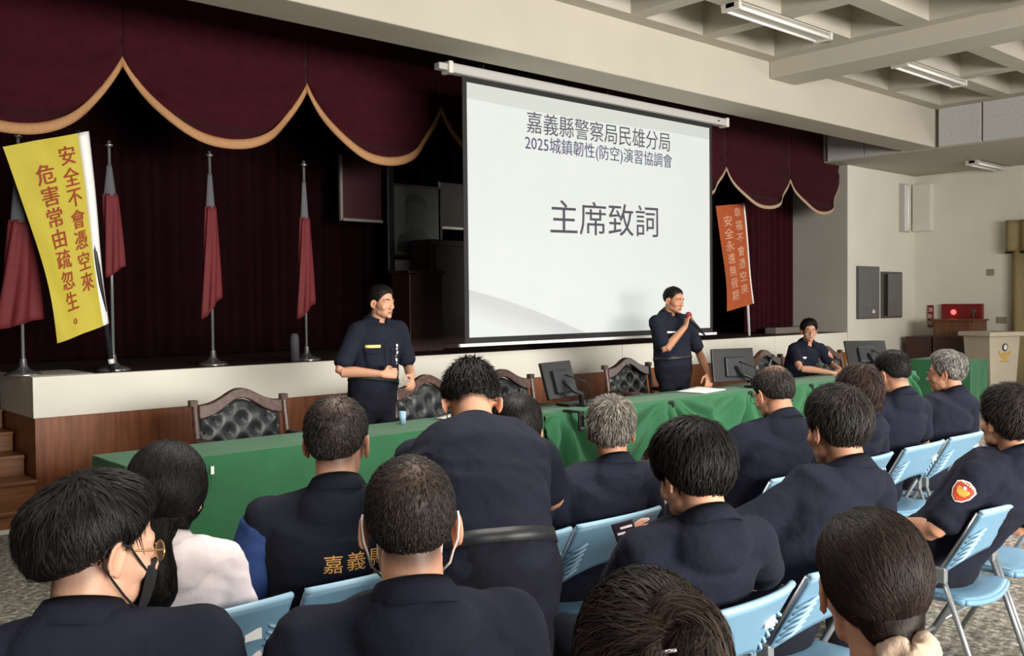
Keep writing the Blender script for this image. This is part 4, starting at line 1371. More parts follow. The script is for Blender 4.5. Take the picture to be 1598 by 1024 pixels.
def build_hair(o, name, H, T, col, col2, tie=None, strands=1200, slen=0.035, lift=0.004, width=0.0014, masses=(), bald=None, skin=None, crown=(0.012, -0.055, 0.12), seed=3, part=None):
    """Hair shell, extra masses (pony tail, bun) and fine locks combed from the crown or towards a tie."""
    rng = np.random.RandomState(seed)
    nu, nv = 96, 64
    th = np.linspace(0, 2 * np.pi, nu, endpoint=False)
    ph = np.linspace(0.02, np.pi - 0.02, nv)
    TH, PH = np.meshgrid(th, ph)
    d = np.stack([np.sin(PH) * np.cos(TH), np.sin(PH) * np.sin(TH), np.cos(PH)], -1).reshape(-1, 3)
    p = H.point(d)
    _, g = H.radius(d)
    if part is not None:
        q = np.exp(-((p[:, 0] - part) / 0.006) ** 2) * sstep((p[:, 2] - 0.07) / 0.03)
        p -= d * (q * 0.008)[:, None]
    faces = []
    gg = g.reshape(nv, nu)
    for i in range(nv - 1):
        for k in range(nu):
            k2 = (k + 1) % nu
            if max(gg[i, k], gg[i, k2], gg[i + 1, k], gg[i + 1, k2]) > -0.012:
                faces.append((i * nu + k, i * nu + k2, (i + 1) * nu + k2, (i + 1) * nu + k))
    verts = [p]
    c1, c2 = np.array(lin(col)), np.array(lin(col2))
    mixv = rng.rand(len(p)) ** 2
    cols = [c1 + (c2 - c1) * mixv[:, None]]
    if part is not None:
        cols[0] = cols[0] + (np.array(lin((150, 130, 118))) - cols[0]) * (np.exp(-((p[:, 0] - part) / 0.0035) ** 2) * sstep((p[:, 2] - 0.085) / 0.02))[:, None]
    bmix = None
    if bald is not None:
        bc, br, ba = np.array(bald[0]), bald[1], bald[2]
        bmix = lambda q: ba * np.exp(-(((q - bc) / br) ** 2).sum(1))
        m_ = bmix(p)[:, None]
        cols[0] = cols[0] * (1 - m_) + np.array(skin) * m_
    nvt = len(p)
    # masses: lofts in head coordinates
    mm = MB()
    for pts, rads, side in masses:
        pp, rr = smooth_path(pts, rads, 6)
        loft(mm, pp, rr, side, 24)
    mp = np.array([tuple(v) for v in mm.v]).reshape(-1, 3)
    if len(mp):
        mp = mp + 0.003 * np.sin(mp @ rng.normal(size=(3, 3)) * 60)
        verts.append(mp)
        cols.append(c1 + (c2 - c1) * (rng.rand(len(mp), 1) ** 2))
        faces += [tuple(i + nvt for i in f) for f in mm.f]
        nvt += len(mp)
    # locks
    n = strands
    pool = np.where(g > 0.006)[0]
    w = (np.sin(PH).reshape(-1)[pool]) + 1e-3
    idx = rng.choice(pool, n, p=w / w.sum())
    dd = d[idx] + rng.normal(size=(n, 3)) * 0.03
    dd /= np.linalg.norm(dd, axis=1)[:, None]
    pos = H.point(dd, -0.002)
    if bald is not None:
        keep = rng.rand(n) > bmix(pos) * 1.1
        dd, pos = dd[keep], pos[keep]
        n = len(pos)
    L = slen * rng.uniform(0.5, 1.2, n)
    L = L * np.clip((g[idx][keep] if bald is not None else g[idx]) / 0.05, 0.22, 1)
    wd = width * rng.uniform(0.6, 1.4, n)
    lf = lift * rng.uniform(0.1, 1.0, n) ** 2
    cmix = rng.rand(n) ** 1.6
    jit = rng.normal(size=(n, 3)) * 0.22
    S = 6
    rows = []
    cr = np.array(crown)
    for s in range(S):
        t = s / (S - 1)
        nrm = (pos - HC0)
        nrm /= np.linalg.norm(nrm, axis=1)[:, None]
        if tie is None:
            tg = pos - cr
            tg[:, 1] += 0.02 * sstep((pos[:, 2] - 0.06) / 0.04)
            tg[:, 2] -= 0.03
        else:
            tg = np.array(tie) - pos
        tg = tg - nrm * (tg * nrm).sum(1)[:, None]
        tg /= np.linalg.norm(tg, axis=1)[:, None] + 1e-6
        tg = tg + jit
        sd = np.cross(nrm, tg)
        sd /= np.linalg.norm(sd, axis=1)[:, None] + 1e-6
        hw = (wd * (1 - t ** 2) + 0.0002)[:, None]
        q = pos + nrm * (lf * (0.3 + t * 1.2))[:, None]
        rows.append(np.stack([q - sd * hw, q + nrm * hw * 0.5, q + sd * hw], 1))
        pos = pos + tg * (L / (S - 1))[:, None]
        dn = pos - HC0
        dn /= np.linalg.norm(dn, axis=1)[:, None]
        pos = H.point(dn, 0.0)
    A = np.stack(rows, 1)                        # n, S, 3, 3
    for pts, rads, side in masses:               # locks lying along the pony tail or bun
        pp, rr = smooth_path(pts, rads, 6)
        pp = np.array([tuple(v) for v in pp])
        rr = np.array(rr)
        m_ = max(200, strands // 5)
        K = len(pp) - 1
        t0 = rng.uniform(0, 0.85, m_)
        dt = rng.uniform(0.12, 0.35, m_)
        a0 = rng.uniform(0, 6.283, m_)
        lift_m = rng.rand(m_) ** 2 * lift
        wob = rng.normal(size=m_) * 0.5
        rows2 = []
        for s in range(S):
            t = np.clip(t0 + dt * s / (S - 1), 0, 1) * K
            i0 = np.minimum(t.astype(int), K - 1)
            f_ = (t - i0)[:, None]
            c_ = pp[i0] * (1 - f_) + pp[i0 + 1] * f_
            r_ = rr[i0] * (1 - f_) + rr[i0 + 1] * f_
            tg = pp[np.minimum(i0 + 1, K)] - pp[np.maximum(i0 - 1, 0)]
            tg /= np.linalg.norm(tg, axis=1)[:, None]
            sa = np.array(side, float) - tg * (tg @ np.array(side, float))[:, None]
            sa /= np.linalg.norm(sa, axis=1)[:, None] + 1e-6
            sb = np.cross(tg, sa)
            a = a0 + wob * s / (S - 1)
            nr_ = sa * np.cos(a)[:, None] * r_[:, :1] + sb * np.sin(a)[:, None] * r_[:, 1:]
            q = c_ + nr_ * (1.0 + 0.02)
            nn = nr_ / (np.linalg.norm(nr_, axis=1)[:, None] + 1e-9)
            q = q + nn * (lift_m * (0.3 + s / (S - 1)))[:, None]
            sd = np.cross(nn, tg)
            hw = width * (1 - (s / (S - 1)) ** 2) + 0.0002
            rows2.append(np.stack([q - sd * hw, q + nn * hw * 0.5, q + sd * hw], 1))
        A = np.concatenate([A, np.stack(rows2, 1)])
        cmix = np.concatenate([cmix, rng.rand(m_) ** 1.6])
        n += m_
    verts.append(A.reshape(-1, 3))
    lc = (c1 + (c2 - c1) * cmix[:, None])
    cols.append(np.repeat(lc, S * 3, 0))
    base = nvt + np.arange(n) * S * 3
    fq = []
    for s in range(S - 1):
        for k in range(2):
            fq.append(np.stack([base + s * 3 + k, base + s * 3 + k + 1, base + (s + 1) * 3 + k + 1, base + (s + 1) * 3 + k], 1))
    faces += [tuple(int(i) for i in f) for f in np.concatenate(fq)]
    V = np.concatenate(verts)
    Tm = np.array(T)
    V = V @ Tm[:3, :3].T + Tm[:3, 3]
    me = bpy.data.meshes.new(name)
    me.from_pydata(V.tolist(), [], faces)
    set_tone(me, np.concatenate(cols))
    return link(name, me, M['hair'], o, True)


def fabric(me, amp, seed, f=(7, 7, 11)):
    """Soft folds: moves the vertices of a garment along their normals."""
    co = coords(me)
    nr = np.empty(len(me.vertices) * 3)
    me.vertices.foreach_get('normal', nr)
    nr = nr.reshape(-1, 3)
    out = np.empty(len(co))
    off = seed * 3.7
    for i, c in enumerate(co):
        v = Vector((c[0] * f[0] + off, c[1] * f[1], c[2] * f[2]))
        w = noise.noise(v * 0.5)
        v2 = v + Vector((w, w, w)) * 1.5
        out[i] = (1 - abs(noise.noise(v2)) * 2.2) * 0.6 + 0.4 * noise.noise(v2 * 2.3)
    co = co + nr * (out * amp)[:, None]
    me.vertices.foreach_set('co', co.ravel())
    me.update()


def hand(mb, wrist, fdir, palm, side, curl=0.5, s=1.0, spread=0.06, thumb=0.5):
    """wrist: joint; fdir: direction of the hand; palm: direction the palm faces; side: +1 right hand."""
    f = Vector(fdir).normalized()
    n = Vector(palm)
    n = (n - f * n.dot(f)).normalized()
    x = f.cross(n) * side                        # towards the thumb
    w = Vector(wrist)
    loft(mb, [w - f * 0.01 * s, w + f * 0.03 * s, w + f * 0.075 * s, w + f * 0.092 * s], [(0.026 * s, 0.019 * s), (0.034 * s, 0.017 * s), (0.041 * s, 0.0145 * s), (0.039 * s, 0.012 * s)], x, 16)
    for k, (ln, rad) in enumerate(((0.070, 0.0086), (0.080, 0.0088), (0.074, 0.0086), (0.058, 0.0078))):
        o = 0.030 - 0.020 * k
        p = w + f * (0.088 - 0.004 * abs(k - 1)) * s + x * o * s
        d = (f + x * spread * (1.5 - k) * 0.8).normalized()
        pts, ang = [p - d * 0.015 * s, p], 0.0
        for j, (fr, ca) in enumerate(((0.45, 0.9), (0.30, 1.1), (0.25, 0.8))):
            ang += curl * ca * (1 + 0.06 * k)
            dd = d * math.cos(ang) + n * math.sin(ang)
            p = p + dd * ln * fr * s
            pts.append(p)
        loft(mb, pts, [rad * s, rad * s, rad * 1.02 * s, rad * 0.95 * s, rad * 0.8 * s], x, 10)
    b = w + f * 0.025 * s + x * 0.028 * s
    d1 = (x * 0.75 + f * 0.6 + n * (0.2 + 0.5 * thumb)).normalized()
    p1 = b + d1 * 0.035 * s
    d2 = (f * 0.85 + x * (0.35 - 0.5 * thumb) + n * (0.2 + 0.7 * thumb)).normalized()
    p2 = p1 + d2 * 0.032 * s
    d3 = (d2 + n * 0.4 * thumb - x * 0.2 * thumb).normalized()
    loft(mb, [b, p1, p2, p2 + d3 * 0.024 * s], [0.014 * s, 0.0115 * s, 0.010 * s, 0.0082 * s], f, 10)


def conform(name, shirt, c, nrm, up, outline, off, material, parent=None, res=14, thick=0.002):
    """A thin badge, tag or letter laid onto a garment: outline in metres about point c, pressed on along -nrm."""
    bvh = BVHTree.FromPolygons([v.co for v in shirt.data.vertices], [tuple(p.vertices) for p in shirt.data.polygons])
    nrm = Vector(nrm).normalized()
    up = Vector(up)
    up = (up - nrm * up.dot(nrm)).normalized()
    rt = up.cross(nrm)

    def put(u, v):
        q = Vector(c) + rt * u + up * v
        h = bvh.ray_cast(q + nrm * 0.25, -nrm)
        return (h[0] if h[0] is not None else q) + nrm * off
    if isinstance(outline, tuple):              # (vertices, faces) of flat lettering
        vs, fs = outline
        me = bpy.data.meshes.new(name)
        me.from_pydata([tuple(put(p.x, p.y)) for p in vs], [], fs)
    else:
        bm = bmesh.new()
        bm.faces.new([bm.verts.new((u, v, 0)) for u, v in outline])
        bmesh.ops.triangulate(bm, faces=bm.faces)
        bmesh.ops.subdivide_edges(bm, edges=bm.edges, cuts=3, use_grid_fill=True)
        for v in bm.verts:
            v.co = put(v.co.x, v.co.y)
        bmesh.ops.recalc_face_normals(bm, faces=bm.faces)
        me = bpy.data.meshes.new(name)
        bm.to_mesh(me)
        bm.free()
    o = link(name, me, material, parent or shirt, True)
    if thick:
        s = o.modifiers.new('solid', 'SOLIDIFY')
        s.thickness = thick
        s.offset = 0
    return o


SKIN = (176, 128, 102)


def person(label, pelvis, hc, yaw=0, head=(0, 0, 0), s=1.0, hips=None, female=False, group=None, arms=None, stand=False, skin=SKIN,
           shirt='navy', trousers='navy_dark', sleeve=0.62, collar=True, hair=None, buzz=None, sleeves_m=None, voxel=0.0058, slouch=0.0,
           wrinkle=0.006, legs=None, eyes=False, belt=False, blouse=0.0, bulk=1.0, hands=None, face=None):
    px, py, pz = pelvis
    root = thing('person', label, 'person', (px, py, 0), 0, group)
    B = yawm(yaw)
    Hp = yawm(yaw if hips is None else hips)
    hy, hp, hr = head
    Rh = yawm(hy) @ Matrix.Rotation(math.radians(hp), 3, 'X') @ Matrix.Rotation(math.radians(hr), 3, 'Y')
    base = Vector((px, py, 0))
    H0 = Vector(hc) - base
    T = Matrix.Translation(H0) @ Rh.to_4x4() @ Matrix.Scale(s, 4)
    P = Vector((0, 0, pz))
    N = H0 + Rh @ Vector((0, -0.028, -0.070)) * s + B @ Vector((0, -0.028, -0.066)) * s
    ax = (N - P).normalized()
    sx = B @ Vector((1, 0, 0))
    hx = Hp @ Vector((1, 0, 0))
    fwd = B @ Vector((0, 1, 0))
    shw = (0.150 if female else 0.172) * bulk
    # tilt of the upper trunk carries the shoulders
    tilt = (ax * 0.7 + Vector((0, 0, 0.3))).normalized()
    back_ax = (fwd - tilt * fwd.dot(tilt)).normalized()
    SH = {}
    for q in (-1, 1):
        SH[q] = N + sx * q * shw * s + back_ax * 0.022 * s - tilt * 0.076 * s
    mid = (P + N) / 2 - back_ax * slouch + Vector((0, 0, 0.0))
    spine = [P, P.lerp(mid, 0.5), mid, mid.lerp(N, 0.45) - back_ax * slouch * 0.35, mid.lerp(N, 0.75), N - tilt * 0.035, N]
    sides = [hx, hx.lerp(sx, 0.4), sx, sx, sx, sx, sx]
    g = 0.90 if female else 1.0
    trad = [(0.168, 0.118), (0.150, 0.112), (0.160, 0.118), (0.178, 0.122), (0.166, 0.104), (0.115, 0.078), (0.064, 0.060)]

    def torso(mb, pad, upto=6, wmul=1.0):
        rr = [((a * g * bulk + pad) * wmul * s, (b * g * bulk + pad) * s) for a, b in trad[:upto]]
        rr[-1] = (rr[-1][0] * 0.86, rr[-1][1] * 0.9)
        if blouse:
            rr[1] = (rr[1][0] + blouse, rr[1][1] + blouse)
        loft(mb, spine[:upto], rr, [tuple(v) for v in sides[:upto]], 32, 3, 0.2)
        mb.ball(N - back_ax * 0.038 * s - tilt * 0.022 * s, (0.104 * s + pad * 0.5, 0.056 * s + pad * 0.4, 0.080 * s), 20, 12, B)
        for q in (-1, 1):
            a = N + sx * q * 0.045 * s - tilt * 0.015 * s
            m_ = a.lerp(SH[q], 0.55) - tilt * 0.006
            loft(mb, [a, m_, SH[q]], [0.032 * s + pad, 0.046 * s + pad * 0.9, 0.051 * s * bulk + pad], fwd, 20)
    # arms: world targets -> person coordinates; default hands on the thighs
    AR = {}
    for q in (-1, 1):
        w = (arms or {}).get(q)
        if w is None:
            e = SH[q] + B @ Vector((q * 0.075, 0.05, -0.265))
            wr = P + Hp @ Vector((q * 0.10, 0.30, 0.10))
            d = wr - e
            wr = e + d.normalized() * min(d.length, 0.255)
            AR[q] = (e, wr)
        else:
            AR[q] = (Vector(w[0]) - base, Vector(w[1]) - base)
    # ------------------------------------------------ body
    mb = MB()
    head_shapes(mb, T, female)
    neck_top = T @ Vector((0, -0.022, -0.045))
    loft(mb, [N - tilt * 0.05, N, N.lerp(neck_top, 0.5), neck_top], [(0.072 * s * g, 0.066 * s * g), (0.062 * s * g, 0.060 * s * g), (0.0565 * s * g, 0.058 * s * g), (0.056 * s * g, 0.062 * s * g)], sx, 24)
    loft(mb, [P, mid, N - tilt * 0.05], [0.05, 0.05, 0.055], sx, 12)
    for q in (-1, 1):
        e, wr = AR[q]
        loft(mb, *smooth_path([N - tilt * 0.06, SH[q], SH[q].lerp(e, 0.5), e, e.lerp(wr, 0.35), wr],
                              [0.04 * s, 0.044 * s, 0.046 * s * g, 0.038 * s * g, 0.040 * s * g, (0.028 * s * g, 0.023 * s * g)], 3), fwd, 16)
        hd = (hands or {}).get(q, {})
        fd = hd.get('dir', tuple((wr - e).normalized() * 0.7 + fwd * 0.3))
        hand(mb, wr + (wr - e).normalized() * 0.008, fd, hd.get('palm', (0, 0, -1)), q, hd.get('curl', 0.45), s * g * 1.02, hd.get('spread', 0.06), hd.get('thumb', 0.4))
    me = remesh(mb, voxel, 6, 0.5)
    co = coords(me)
    Ti = np.array(T.inverted())
    L = co @ Ti[:3, :3].T + Ti[:3, 3]
    sk = np.array(lin(skin))
    tone = np.tile(sk, (len(L), 1))
    lip = np.exp(-((L[:, 0] / 0.021) ** 4 + ((L[:, 2] + 0.070) / 0.010) ** 4)) * (L[:, 1] > 0.075)
    tone = tone * (1 - lip[:, None] * 0.6) + np.array(lin((134, 74, 70))) * lip[:, None] * 0.6
    mouth = np.exp(-((L[:, 0] / 0.024) ** 4 + ((L[:, 2] + 0.0705) / 0.0024) ** 2)) * (L[:, 1] > 0.075)
    tone = tone * (1 - 0.6 * mouth[:, None])
    redz = np.exp(-((np.abs(L[:, 0]) - 0.083) / 0.008) ** 2) * (np.abs(L[:, 2]) < 0.05) * (np.abs(L[:, 1] + 0.005) < 0.035)
    tone = tone * (1 + redz[:, None] * np.array((0.18, -0.02, -0.05)))
    if buzz:                                     # cropped hair on the scalp
        kind, bc, amt = buzz
        gz = L[:, 2] - np.interp(L[:, 1], YS, ZB[kind])
        inside = (np.linalg.norm((L - HC0) / np.array((1, 1.15, 1.1)), axis=1) < 0.125) & (np.abs(L[:, 0]) < 0.0775)
        f_ = sstep((gz + 0.006) / 0.04) * amt * inside
        tone = tone * (1 - f_[:, None]) + np.array(lin(bc)) * f_[:, None]
    set_tone(me, tone)
    body = link('body', me, M['skin'], root, True)
    # ------------------------------------------------ eyes and brows
    if eyes:
        for q in (-1, 1):
            ey = MB().ball(T @ Vector((q * 0.0315, 0.0695, -0.001)), 0.0125 * s, 14, 10)
            eo = ey.build('eye', M['eye_white'], body, True)
            MB().ball(T @ Vector((q * 0.0315, 0.0785, -0.001)), (0.0052 * s, 0.0052 * s, 0.0052 * s), 12, 8).build('iris', M['iris'], eo, True)
            br = [T @ Vector((q * (0.014 + 0.036 * k / 6), 0.0945 - 0.020 * (k / 6) ** 2, 0.0225 + 0.005 * math.sin(k / 6 * 3.0))) for k in range(7)]
            loft_mb = MB()
            loft(loft_mb, br, [0.0026 * s, 0.0034 * s, 0.0036 * s, 0.0034 * s, 0.003 * s, 0.0024 * s, 0.0016 * s], (0, 0, 1), 8)
            loft_mb.build('eyebrow', M['brow'], root, True)
    # ------------------------------------------------ hair
    if hair:
        build_hair(root, 'hair', T=T, skin=lin(skin), **hair)
    # ------------------------------------------------ garments
    mb = MB()
    torso(mb, 0.017)
    sl = MB()
    for q in (-1, 1):
        e, wr = AR[q]
        if sleeve <= 1.0:
            end = SH[q].lerp(e, sleeve)
            pts, rr = [SH[q], SH[q].lerp(end, 0.5), end], [0.054 * s * g * bulk + 0.012, 0.053 * s * g + 0.012, 0.055 * s * g + 0.013]
            if sleeve > 0.9:
                pts.append(e.lerp(wr, 0.04))
                rr.append(0.056 * s * g + 0.010)
            loft(sl, pts, rr, fwd, 20, 1)
        else:
            k = sleeve - 1.0
            loft(sl, *smooth_path([SH[q], SH[q].lerp(e, 0.5), e, e.lerp(wr, 0.5 * k), e.lerp(wr, k)], [0.060 * s * g + 0.012, 0.054 * s * g + 0.012, 0.050 * s * g + 0.010, 0.046 * s * g + 0.006, 0.040 * s * g]), fwd, 20, 1)
    if sleeves_m is None:
        for v, f in ((sl.v, sl.f),):
            mb.add(v, f)
    me = remesh(mb, 0.0095, 5, 0.5)
    seed = int(abs(px * 37 + py * 11)) % 17 + 1
    fabric(me, wrinkle, seed)
    sh = link('shirt' if shirt != 'vest' else 'vest', me, M[shirt], root, True)
    if sleeves_m is not None:
        me = remesh(sl, 0.0095, 5, 0.5)
        fabric(me, wrinkle, seed + 2)
        link('shirt_sleeves', me, M[sleeves_m], root, True)
    if collar:
        cm = MB()
        nk = (neck_top - N).normalized()
        C0 = N + nk * 0.012 * s + fwd * 0.004
        cx = (sx - nk * sx.dot(nk)).normalized()
        cy = nk.cross(cx)

        def col_(u, v):
            a = math.radians(24 + 312 * u)       # 0 = front
            ca = -math.cos(a)                    # -1 front, 1 back
            fr = (1 - ca) / 2
            r, z = ((0.070, -0.012), (0.0665, 0.030 - 0.012 * fr), (0.0685, 0.038 - 0.014 * fr), (0.078, 0.020 - 0.012 * fr), (0.089 + 0.004 * fr, -0.010 - 0.030 * fr ** 2))[v]
            r *= s * g
            return C0 + cx * (math.sin(a) * r) - cy * (ca * r * 1.0) * (-1 if False else 1) + nk * (z * s)
        cm.add([col_(u / 40, v) for v in range(5) for u in range(41)], [(v * 41 + u, v * 41 + u + 1, (v + 1) * 41 + u + 1, (v + 1) * 41 + u) for v in range(4) for u in range(40)])
        cm.build('collar', M[shirt], sh, True, solid=0.004)
    # legs
    mb = MB()
    lg = legs or {}
    for q in (-1, 1):
        hip = P + Hp @ Vector((q * 0.088 * g, 0.01, -0.02))
        if stand:
            kn, an = hip + Vector(lg.get(q, (0, 0, 0))) * 0.5 + Hp @ Vector((q * 0.01, 0.015, -0.40)), Vector((hip.x, hip.y, 0.085)) + Hp @ Vector((q * 0.015, -0.01, 0)) + Vector(lg.get(q, (0, 0, 0)))
        else:
            kn = P + Hp @ Vector((q * 0.125, 0.41, 0.0))
            kn.z = 0.50
            an = kn + Hp @ Vector((q * 0.01, -0.05, 0))
            an.z = 0.09
        loft(mb, *smooth_path([hip + Vector((0, 0, 0.05)), hip.lerp(kn, 0.4), kn, kn.lerp(an, 0.45), an + Vector((0, 0, 0.0))],
                              [0.098 * g, 0.086 * g, 0.066 * g, 0.062, 0.056], 4), hx, 20, 2)
        st = MB()
        f2 = Hp @ Vector((0, 1, 0))
        gr = Vector((an.x, an.y, 0))
        loft(st, *smooth_path([gr - f2 * 0.065 + Vector((0, 0, 0.04)), gr + Vector((0, 0, 0.05)), gr + f2 * 0.08 + Vector((0, 0, 0.037)), gr + f2 * 0.17 + Vector((0, 0, 0.028))],
                              [(0.034, 0.040), (0.040, 0.050), (0.046, 0.036), (0.034, 0.026)], 4), hx, 16)
        st.build('shoe', M['shoe'], root, True)
    pe = [((a * g * bulk + 0.012) * s, (b * g * bulk + 0.012) * s) for a, b in trad]
    if stand:
        loft(mb, [P - Vector((0, 0, 0.10)), P, spine[1].lerp(P, 0.2)], [(pe[0][0] * 0.96, pe[0][1] * 0.95), (pe[0][0] + 0.008, pe[0][1] + 0.010), (pe[1][0] + 0.010, pe[1][1] + 0.010)], hx, 28, 2)
    else:
        loft(mb, [P - Vector((0, 0, 0.03)), P + Vector((0, 0, 0.06))], [(pe[0][0] + 0.012, pe[0][1] + 0.01), (pe[0][0], pe[0][1])], hx, 24)
    me = remesh(mb, 0.0115, 5, 0.5)
    fabric(me, wrinkle, seed + 5)
    tr = link('trousers', me, M[trousers], root, True)
    if belt:
        bc = spine[1].lerp(P, 0.22)
        d_ = (spine[1] - P).normalized()
        hy_ = (hx - d_ * hx.dot(d_)).normalized()
        bvhs = [BVHTree.FromPolygons([v.co for v in o_.data.vertices], [tuple(q.vertices) for q in o_.data.polygons]) for o_ in (sh, tr)]
        bm_ = MB()
        vs = []
        for z in (-0.02, 0.02):
            for k in range(64):
                a = 2 * math.pi * k / 64
                dr = hy_ * math.cos(a) + d_.cross(hy_) * math.sin(a)
                o0 = bc + d_ * z + dr * 0.5
                hits = [h[3] for h in (b_.ray_cast(o0, -dr) for b_ in bvhs) if h[0] is not None]
                vs.append(o0 - dr * ((min(hits) if hits else 0.36) - 0.004))
        bm_.add(vs, [(k, (k + 1) % 64, 64 + (k + 1) % 64, 64 + k) for k in range(64)])
        bm_.build('belt', M['belt'], root, True, solid=0.005)
    return dict(root=root, body=body, shirt=sh, T=T, N=N, SH=SH, AR=AR, B=B, base=base, s=s, trousers=tr, fwd=fwd, sx=sx, tilt=tilt)


def glasses(p, frame='lens', lens=True):
    T, root, s = p['T'], p['root'], p['s']
    mb = MB()
    W = lambda x, y, z: T @ Vector((x, y, z))
    g = thing_child('glasses', root)
    for q in (-1, 1):
        ring = [W(q * 0.034 + 0.026 * math.cos(a), 0.103 - 0.010 * abs(q * 0.034 + 0.026 * math.cos(a)) / 0.06, -0.004 + 0.018 * math.sin(a)) for a in [2 * math.pi * k / 22 for k in range(23)]]
        mb.tube(ring, 0.0014 * s, 6)
        mb.tube([W(q * 0.060, 0.092, 0.002), W(q * 0.074, 0.06, 0.004), W(q * 0.079, 0.005, 0.006), W(q * 0.079, -0.015, 0.0), W(q * 0.078, -0.034, -0.018)], 0.0016 * s, 6)
        if lens:
            vs = [W(q * 0.034 + 0.025 * math.cos(a), 0.1025 - 0.010 * abs(q * 0.034 + 0.025 * math.cos(a)) / 0.06, -0.004 + 0.017 * math.sin(a)) for a in [2 * math.pi * k / 20 for k in range(20)]]
            l = MB().add(vs, [tuple(range(20))])
            l.build('lens', M['glass'], g)
    mb.tube([W(-0.009, 0.101, 0.0), W(0, 0.104, 0.003), W(0.009, 0.101, 0.0)], 0.0014 * s, 6)
    me = mb.mesh('frame')
    g.data.clear_geometry()
    bm = bmesh.new()
    bm.from_mesh(me)
    bm.to_mesh(g.data)
    bm.free()
    g.data.materials.append(M[frame])
    return g


def thing_child(name, root):
    me = bpy.data.meshes.new(name)
    return link(name, me, None, root)


def face_mask(p, m, straps='mask_black', only_straps=False, white=False):
    T, root, s = p['T'], p['root'], p['s']
    W = lambda x, y, z: T @ Vector((x, y, z))

    def f(u, v):
        a = (-1 + 2 * u) * 0.92
        z = -0.118 + 0.092 * v
        bulge = 0.016 * math.sin(math.pi * min(1, max(0, v))) * (1 - abs(-1 + 2 * u) ** 2)
        nose = 0.014 * max(0, v - 0.45) * math.exp(-((-1 + 2 * u) / 0.22) ** 2)
        wd = 0.079 - 0.016 * (1 - v) ** 2
        lo = -0.012 * (1 - abs(-1 + 2 * u) ** 2) * (1 - v)
        return tuple(W(wd * math.sin(a), 0.012 + (0.080 + bulge + nose * 2.2 - 0.010 * (1 - v)) * math.cos(a) ** 0.9, z + 0.006 * (1 - abs(-1 + 2 * u)) * v + lo))
    mk = MB().grid(f, 30, 16).build('face_mask', M[m], root, True, solid=0.003)
    for q in (-1, 1):
        u = 1 if q > 0 else 0
        t = MB().tube([f(u, 0.9), tuple(W(q * 0.080, 0.018, 0.012)), tuple(W(q * 0.088, -0.010, 0.026)), tuple(W(q * 0.088, -0.031, 0.010)), tuple(W(q * 0.086, -0.030, -0.018)), tuple(W(q * 0.079, -0.006, -0.046)), tuple(W(q * 0.074, 0.02, -0.075)), f(u, 0.12)], 0.0022 * s, 6)
        t.build('ear_loop', M[straps], mk, True)
    return mk

# ================================================================== the people, one by one
BLACK, BLACK2 = (12, 11, 11), (32, 29, 28)
BROWN, BROWN2 = (34, 26, 22), (74, 58, 48)
G_AUD = None


def hairspec(kind, top, side, back, seed, **kw):
    lump = kw.pop('lump', 0.004)
    fade = kw.pop('fade', 0.05 if kind in ('short', 'high') else 0.035)
    d = dict(H=Hair(kind, top, side, back, lump, seed, fade), name='hair', col=BLACK, col2=BLACK2, seed=seed)
    d.update(kw)
    d.pop('name')
    return d


def nametag(p, off, w, h, m, name='name_tag', up=0.0):
    c = p['SH'][1].lerp(p['SH'][-1], off) - p['tilt'] * (0.10 + up)
    r = [(-w / 2, -h / 2), (w / 2, -h / 2), (w / 2, h / 2), (-w / 2, h / 2)]
    return conform(name, p['shirt'], c, p['fwd'], (0, 0, 1), r, 0.003, M[m], p['shirt'])


SHIELD = [(0, -0.050), (0.022, -0.038), (0.038, -0.012), (0.042, 0.022), (0.026, 0.036), (0, 0.044), (-0.026, 0.036), (-0.042, 0.022), (-0.038, -0.012), (-0.022, -0.038)]


def patch(p, q, down=0.10, k=1.0, nrm=None, shift=0.0):
    e = p['AR'][q][0]
    sh = p['SH'][q]
    ax = (e - sh).normalized()
    c = sh + ax * down
    n = Vector(nrm) if nrm is not None else p['sx'] * q
    c = c + n.cross(ax) * shift
    up = -ax
    sc = lambda f: [(u * f * k, v * f * k) for u, v in SHIELD]
    a = conform('shoulder_patch', p['shirt'], c, n, up, sc(1.0), 0.002, M['patch_white'], p['root'])
    conform('patch_red_field', p['shirt'], c, n, up, sc(0.88), 0.004, M['patch_red'], a)
    wing = [(0, -0.024), (0.018, -0.016), (0.026, 0.002), (0.022, 0.012), (0.012, 0.002), (0.006, 0.010), (0, 0.004), (-0.006, 0.010), (-0.012, 0.002), (-0.022, 0.012), (-0.026, 0.002), (-0.018, -0.016)]
    conform('patch_wings', p['shirt'], c, n, up, [(u * k, v * k) for u, v in wing], 0.0055, M['patch_gold'], a)
    conform('patch_oval', p['shirt'], c + up.normalized() * 0.014 * k, n, up, [(0.007 * k * math.cos(t), 0.007 * k * math.sin(t)) for t in [2 * math.pi * i / 12 for i in range(12)]], 0.007, M['white'], a)
    for i in range(5):
        uu = (-0.020 + 0.010 * i) * k
        conform('patch_marks', p['shirt'], c, n, up, [(uu - 0.003 * k, (0.027 - 0.0006 * abs(i - 2)) * k), (uu + 0.003 * k, (0.027) * k), (uu + 0.003 * k, 0.033 * k), (uu - 0.003 * k, 0.033 * k)], 0.0055, M['patch_white'], a)
    return a


